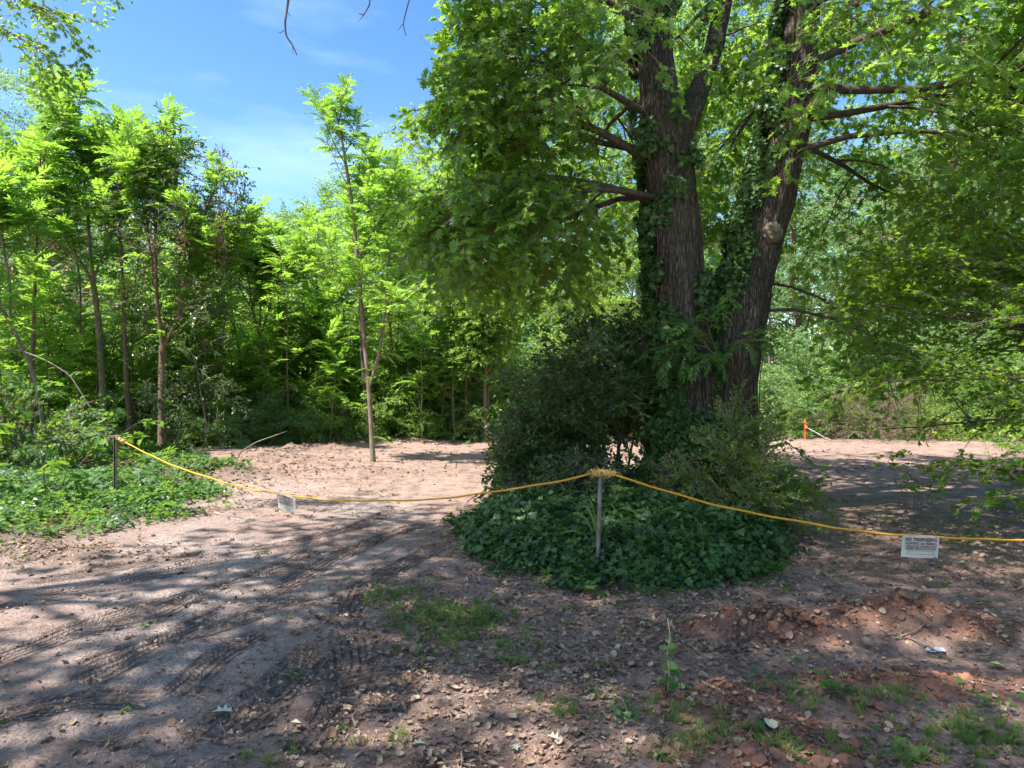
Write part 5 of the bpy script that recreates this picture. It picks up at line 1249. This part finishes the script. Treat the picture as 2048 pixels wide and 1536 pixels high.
def sign(label, P, f, seed, drop, roll, tie=False):
    c = interp_path(P, f); d = norm(interp_path(P, min(1, f + .02)) - interp_path(P, f - .02)); e = thing('warning_sign', label, 'sign', tuple(c)); az = math.atan2(d[1], d[0]); e.rotation_euler = (drop, roll, az)
    W, Hh = .30, .19
    g = Geo(); n = 9; V = []; F = []
    for sd in (0, 1):
        for j in range(2):
            for i in range(n): u = i / (n - 1) - .5; V.append((u * W, -.012 - .006 * math.cos(u * 5) + sd * .003, .004 - j * Hh))
    for i in range(n - 1): F += [(n + i, n + i + 1, i + 1, i), (2 * n + i, 2 * n + i + 1, 3 * n + i + 1, 3 * n + i), (i, i + 1, 2 * n + i + 1, 2 * n + i), (3 * n + i, 3 * n + i + 1, n + i + 1, n + i)]
    F += [(0, 2 * n, 3 * n, n), (n - 1, 2 * n - 1, 4 * n - 1, 3 * n - 1)]
    g.faces(V, F); link('panel', g.mesh('panel', [M_SIGN], False), e)
    def txt(s, size, z, wid, off=0):
        cu = bpy.data.curves.new('lettering', 'FONT'); cu.body = s; cu.align_x = 'CENTER'; cu.size = size; cu.offset = off; cu.extrude = .0004
        t = bpy.data.objects.new('tmp', cu); me = bpy.data.meshes.new_from_object(t); bpy.data.objects.remove(t); w = max(v.co.x for v in me.vertices) - min(v.co.x for v in me.vertices); me.name = 'lettering'; me.materials.clear(); me.materials.append(M_INK)
        o = link('lettering', me, e, (0, -.0205, z)); o.rotation_euler = (PI / 2, 0, 0); o.scale = (wid / w, 1, 1)
    txt('NO TRESPASSING', .041, -.040, .258, .0012); txt('HUNTING OR FISHING', .033, -.072, .255, .0006)
    txt('VIOLATORS PROSECUTED', .022, -.094, .252, .0005); txt('UNDER PENALTY OF LAW', .022, -.114, .252, .0005)
    g = Geo()
    for (a, b_, w, h) in ((0, -.1245, .212, .002), (0, -.1555, .212, .002), (-.105, -.14, .002, .029), (.105, -.14, .002, .029)): g.box((a, -.0205, b_), (w, .0012, h))
    link('blank_box', g.mesh('blank_box', [M_INK], False), e); g = Geo(); g.box((.12, -.0195, -.177), (.022, .0012, .006)); link('maker_mark', g.mesh('maker_mark', [M_INK], False), e)
    if tie:
        g = Geo(); g.tube([(.13, -.005, .0), (.11, -.005, .022), (.085, -.008, .055)], [.006, .004, .0025], 5); link('tie', g.mesh('tie', [M_ORANGE]), e)
    else:
        g = Geo(); g.tube([(.135, -.012, -.006), (.137, 0, .012), (.135, .012, 0)], .003, 5); g.tube([(-.135, -.012, -.006), (-.137, 0, .012), (-.135, .012, 0)], .003, 5); link('wire_tie', g.mesh('wire_tie', [M_STEEL]), e)


def fx(P, px):
    q = 1024 + P[:, 0] / P[:, 1] * FPX; return float(np.interp(px, q, np.linspace(0, 1, len(P))))


sign('small white no trespassing sign hanging on the left span of rope', PL, fx(PL, 574), 1, .12, .12)
sign('white no trespassing sign on the right span of rope, tied with a red strip', PR, fx(PR, 1841), 2, .1, .02, True)

# grassy lily plant at the foot of the middle post
e = thing('daylily_plant', 'arching strap-leaved plant growing round the foot of the middle post', 'plant', (cx + .05, cyy + .25, hz(cx, cyy + .25)))
rl = np.random.default_rng(33); gb = [(-.32, .42, 1), (-.22, .5, 1), (.16, .5, 1), (.27, .34, 1), (.33, .5, .9), (-.1, .36, .8), (.1, .42, 1), (-.36, .25, 1), (.2, .22, .9), (-.15, .55, .7), (.45, .36, .8)]
for dx, hh, w in gb:
    g = Geo(); t = np.linspace(0, 1, 9); x = dx * t ** 1.4 * 1.1; z = hh * np.sin(t * 2.25) * (1 if abs(dx) > .12 else 1.1); yv = rl.normal() * .12 * t; ww = .012 * w * np.sin(np.clip(t * .93 + .1, 0, 1) * PI) ** .5 + .001
    V = np.concatenate([np.stack([x - ww * .6, yv - ww, z], -1), np.stack([x + ww * .6, yv + ww, z + ww * .8], -1)]); g.faces(V, [(i, i + 1, i + 10, i + 9) for i in range(8)]); link('leaf', g.mesh('leaf', [M_GRASS]), e)

# bare branches, sticks and leaves lying about
def ground_stick(label, pl, r, mat=M_SBARK, name='stick', lift=.015, forks=()):
    P = np.array([gp(*p) for p in pl]); P = np.array([(x, y, hz(x, y) + lift + (r if i % 2 else 0)) for i, (x, y) in enumerate(P)]); c = P[0].copy(); g = Geo()
    t = np.linspace(0, 1, 4 * len(P)); tk = np.linspace(0, 1, len(P)); Q = np.stack([np.interp(t, tk, P[:, k]) for k in range(3)], -1); Q[1:-1] = (Q[:-2] + Q[2:] + 2 * Q[1:-1]) / 4
    g.tube(Q - c, np.linspace(r, r * .5, len(Q)), 6)
    for f, dx, dy in forks:
        p = interp_path(Q, f) - c; g.tube([p, p + [dx * .5, dy * .5, .01], p + [dx, dy, .005]], [r * .6, r * .4, r * .25], 5)
    tag(link(name, g.mesh(name, [mat]), None, tuple(c)), label, 'stick')


ground_stick('curved pale twig beside the wide tyre print in the middle foreground', [(712, 1460), (704, 1445), (712, 1430), (740, 1425), (780, 1420)], .006)
ground_stick('long thin bent twig in the left foreground', [(155, 1488), (200, 1492), (240, 1480), (258, 1462)], .006)
ground_stick('thin curved twig above the pale fallen leaf', [(405, 1345), (400, 1375), (385, 1392), (410, 1405), (440, 1408)], .005)
ground_stick('short twig standing in litter right of the grass patch', [(1255, 1430), (1245, 1410), (1228, 1400)], .005, M_CHIP)
ground_stick('pale twig lying in litter at the bottom centre', [(925, 1530), (922, 1510), (930, 1490)], .006)
ground_stick('dry twig with a fork lying below the clay lumps', [(1130, 1510), (1150, 1495), (1180, 1480)], .006, forks=[(.5, .1, .05)])
ground_stick('slanting twig across the litter left of the clay', [(1160, 1470), (1180, 1485), (1210, 1500)], .005)
ground_stick('thin stick on the dark hollow by the crumpled plastic', [(1790, 1277), (1830, 1268), (1850, 1262)], .007)
ground_stick('stick crossing the hollow below the crumpled plastic', [(1800, 1270), (1850, 1283), (1900, 1305), (1930, 1320)], .006)
ground_stick('pale stick lying across the foot of the left post', [(222, 1013), (250, 1009), (262, 1005)], .011, M_SIGN)
ground_stick('pale stick leaning by the left post', [(216, 1003), (222, 1013)], .008)
ground_stick('small bare branch on the ivy mound behind the middle post', [(1180, 1005), (1200, 1018), (1230, 1028), (1262, 1024), (1300, 1038)], .007, lift=.16, forks=[(.3, -.12, .2), (.6, .2, -.1)])
ground_stick('dark stick on the litter at the right foreground', [(1915, 1335), (1945, 1345), (1975, 1362)], .006, M_CHIP)
ground_stick('thin dry stalk bent over the litter before the glossy clay lumps', [(1700, 1238), (1712, 1215), (1740, 1200)], .005, M_GRASS, lift=.03)


def big_leaf(label, px, py, s, rot, cols, tilt=.15, shape=OAKLEAF, rough=.5, lift=.02):
    x, y = gp(px, py); m = tone_mat('fallen_leaf_skin', cols, rough); V = np.array(shape[0], float); V[:, 2] += .16 * (V[:, 0] ** 2) * 3 + .08 * V[:, 1]; V[:, 1] -= .5
    g = Geo(); g.faces(V * s, shape[1]); o = link('fallen_leaf', g.mesh('fallen_leaf', [m], False), None, (x, y, hz(x, y) + lift)); o.rotation_euler = (tilt, tilt * .5, rad(rot)); tag(o, label, 'leaf')


PALE = [(.34, .38, .31), (.42, .46, .38)]
big_leaf('pale silvery-backed lobed leaf lying alone on the tyre-marked dirt', 445, 1434, .115, 100, PALE, .1)
big_leaf('yellow fallen leaf on the dirt at the left foreground', 200, 1373, .045, 30, [(.5, .42, .12), (.55, .45, .15)], .1, OVATE)
big_leaf('tan curled leaf on the dirt at the lower left', 282, 1420, .05, 80, [(.42, .34, .22), (.45, .36, .24)], .3)
big_leaf('pale green lobed leaf in the litter at the bottom centre', 1108, 1485, .08, 60, [(.45, .5, .3), (.5, .55, .35)])
big_leaf('faded green leaf left of the litter at the bottom', 838, 1493, .075, 100, [(.3, .35, .22), (.34, .4, .25)])
big_leaf('grey-green lobed leaf lying just left of the pale green one at the bottom', 1030, 1495, .08, 200, [(.26, .3, .22), (.3, .35, .26)])
big_leaf('light leaf on the dirt just right of the silvery leaf', 592, 1452, .07, 250, [(.4, .38, .26), (.45, .42, .3)], .1, OVATE)
big_leaf('yellowish leaf on the ivy mound right of the middle post', 1310, 1120, .08, 20, [(.5, .42, .1), (.55, .45, .12)], .3, OVATE, lift=.2)
big_leaf('pale broad leaf below the clay lumps at right', 1540, 1477, .08, 10, [(.5, .47, .3), (.55, .5, .34)], .2, ROUND)
big_leaf('lime green fallen leaf at the far right foreground', 1995, 1333, .09, 70, [(.25, .36, .1), (.3, .4, .12)], .2, ROUND)
big_leaf('pale yellow leaf on the litter in front of the clay', 1683, 1305, .085, 120, [(.45, .42, .25), (.5, .46, .28)], .2)
x, y = gp(1871, 1288); g = Geo(); rq = np.random.default_rng(3); n = 14; P = rq.normal(0, 1, (n, 3)) * [.022, .016, .01] + [0, 0, .015]
import bmesh
bm = bmesh.new(); [bm.verts.new(p) for p in P]; bmesh.ops.convex_hull(bm, input=bm.verts); bmesh.ops.subdivide_edges(bm, edges=bm.edges[:], cuts=2)
for v in bm.verts: v.co += Vector(rq.normal(0, .005, 3))
me = bpy.data.meshes.new('crumpled_plastic'); bm.to_mesh(me); bm.free(); me.materials.append(M_FOIL); tag(link('crumpled_plastic', me, None, (x, y, hz(x, y) + .01)), 'small crumpled piece of pale bluish plastic in the dark hollow at right', 'litter')

# vine with round leaves standing up from the clay, and leafy sprigs of the right foreground
x, y = gp(1335, 1405); e = thing('round_leaved_vine', 'upright vine shoot with round green leaves left of the front clay lumps', 'vine', (x, y, hz(x, y))); rv = np.random.default_rng(8)
P = np.array([(0, 0, -.02), (.01, 0, .1), (.0, .01, .2), (.015, 0, .3), (0, 0, .4)]); g = Geo(); g.tube(P, [.004, .0035, .003, .0025, .002], 5); link('stem', g.mesh('stem', [M_CHIP]), e)
gl = Geo(); gl.faces(np.array(ROUND[0]), ROUND[1]); RLM = gl.mesh('leaf', [M_COVER])
for i in range(17):
    f = .1 + .9 * i / 17 if i < 12 else rv.uniform(0, .2); d = np.array([math.cos(i * 2.4), math.sin(i * 2.4), rv.uniform(-.3, .3)]); R = frames(d[None], np.array([[0, -.7, 1.]]) + rv.normal(0, .3, (1, 3))); o = link('leaf', RLM, e, tuple(interp_path(P, min(f, 1.)) + (d * .05 if i > 11 else 0))); o.rotation_euler = tuple(euler(R)[0]); o.scale = (.065 * rv.uniform(.7, 1.1),) * 3
SPR = [('dark leafy sprig beside the front clay lumps at the lower right', 1530, 1395, .9), ('cluster of ivy leaves in the grass at the lower right', 1650, 1385, 1.1), ('leafy sprig with blue-green leaves among the right foreground grass', 1680, 1395, .9), ('low green sprig in front of the clay heap at bottom right', 1590, 1500, .8), ('leafy sprig at the right edge of the foreground', 1990, 1420, 1.),
       ('small ivy sprig on the litter at the bottom, right of centre', 1240, 1455, .7), ('pair of ivy leaves left of the round-leaved vine', 1190, 1390, .5), ('green sprig at the very bottom right of the photo', 1800, 1520, .9), ('ivy runner on the litter right below the middle post', 1240, 1215, .6), ('sprig of broad leaves on the litter below the ivy mound', 1340, 1215, .7)]
SPM = []
for i in range(3):
    g = Geo(); rv = np.random.default_rng(50 + i); n = 15; d = rand_dirs(rv, n, -.1, .5); Pp = np.stack([rv.normal(0, .09, n), rv.normal(0, .05, n), rv.uniform(.015, .09, n)], -1); g.place(IVYLEAF, frames(d, np.array([0, -.25, 1.]) + rv.normal(0, .3, (n, 3))), Pp, rv.uniform(.035, .07, n)); SPM.append(g.mesh('ivy_sprig', [M_COVER if i % 2 else M_IVY], False))
for i, (lab, px, py, s_) in enumerate(SPR):
    x, y = gp(px, py); o = link('ivy_sprig', SPM[i % 3], None, (x, y, hz(x, y))); o.scale = (s_,) * 3; o.rotation_euler = (0, 0, i * 1.3); tag(o, lab, 'plant')
# thin weeds on the right of the clearing
for px, py, Y, lab in ((1825, 1010, 10, 'thin dried weed standing in the dirt above the right sign'), (1350, 1010, 8.2, 'thin dry stalk on the oak mound')):
    x, y = (px - 1024) / FPX * Y, Y
    custom_shrub('dry_weed', lab, (x, y, hz(x, y)), [(i * 100, 75, .55, .1) for i in range(4)], 850 + px, [SP_DEADV[0], SP_NAND[0]], M_TBARK, .3, .14, 'plant', nsub=3, r=.004)
print('objects', len(sc.objects), 'tris', sum(len(m.loops) - 2 * len(m.polygons) for m in bpy.data.meshes))
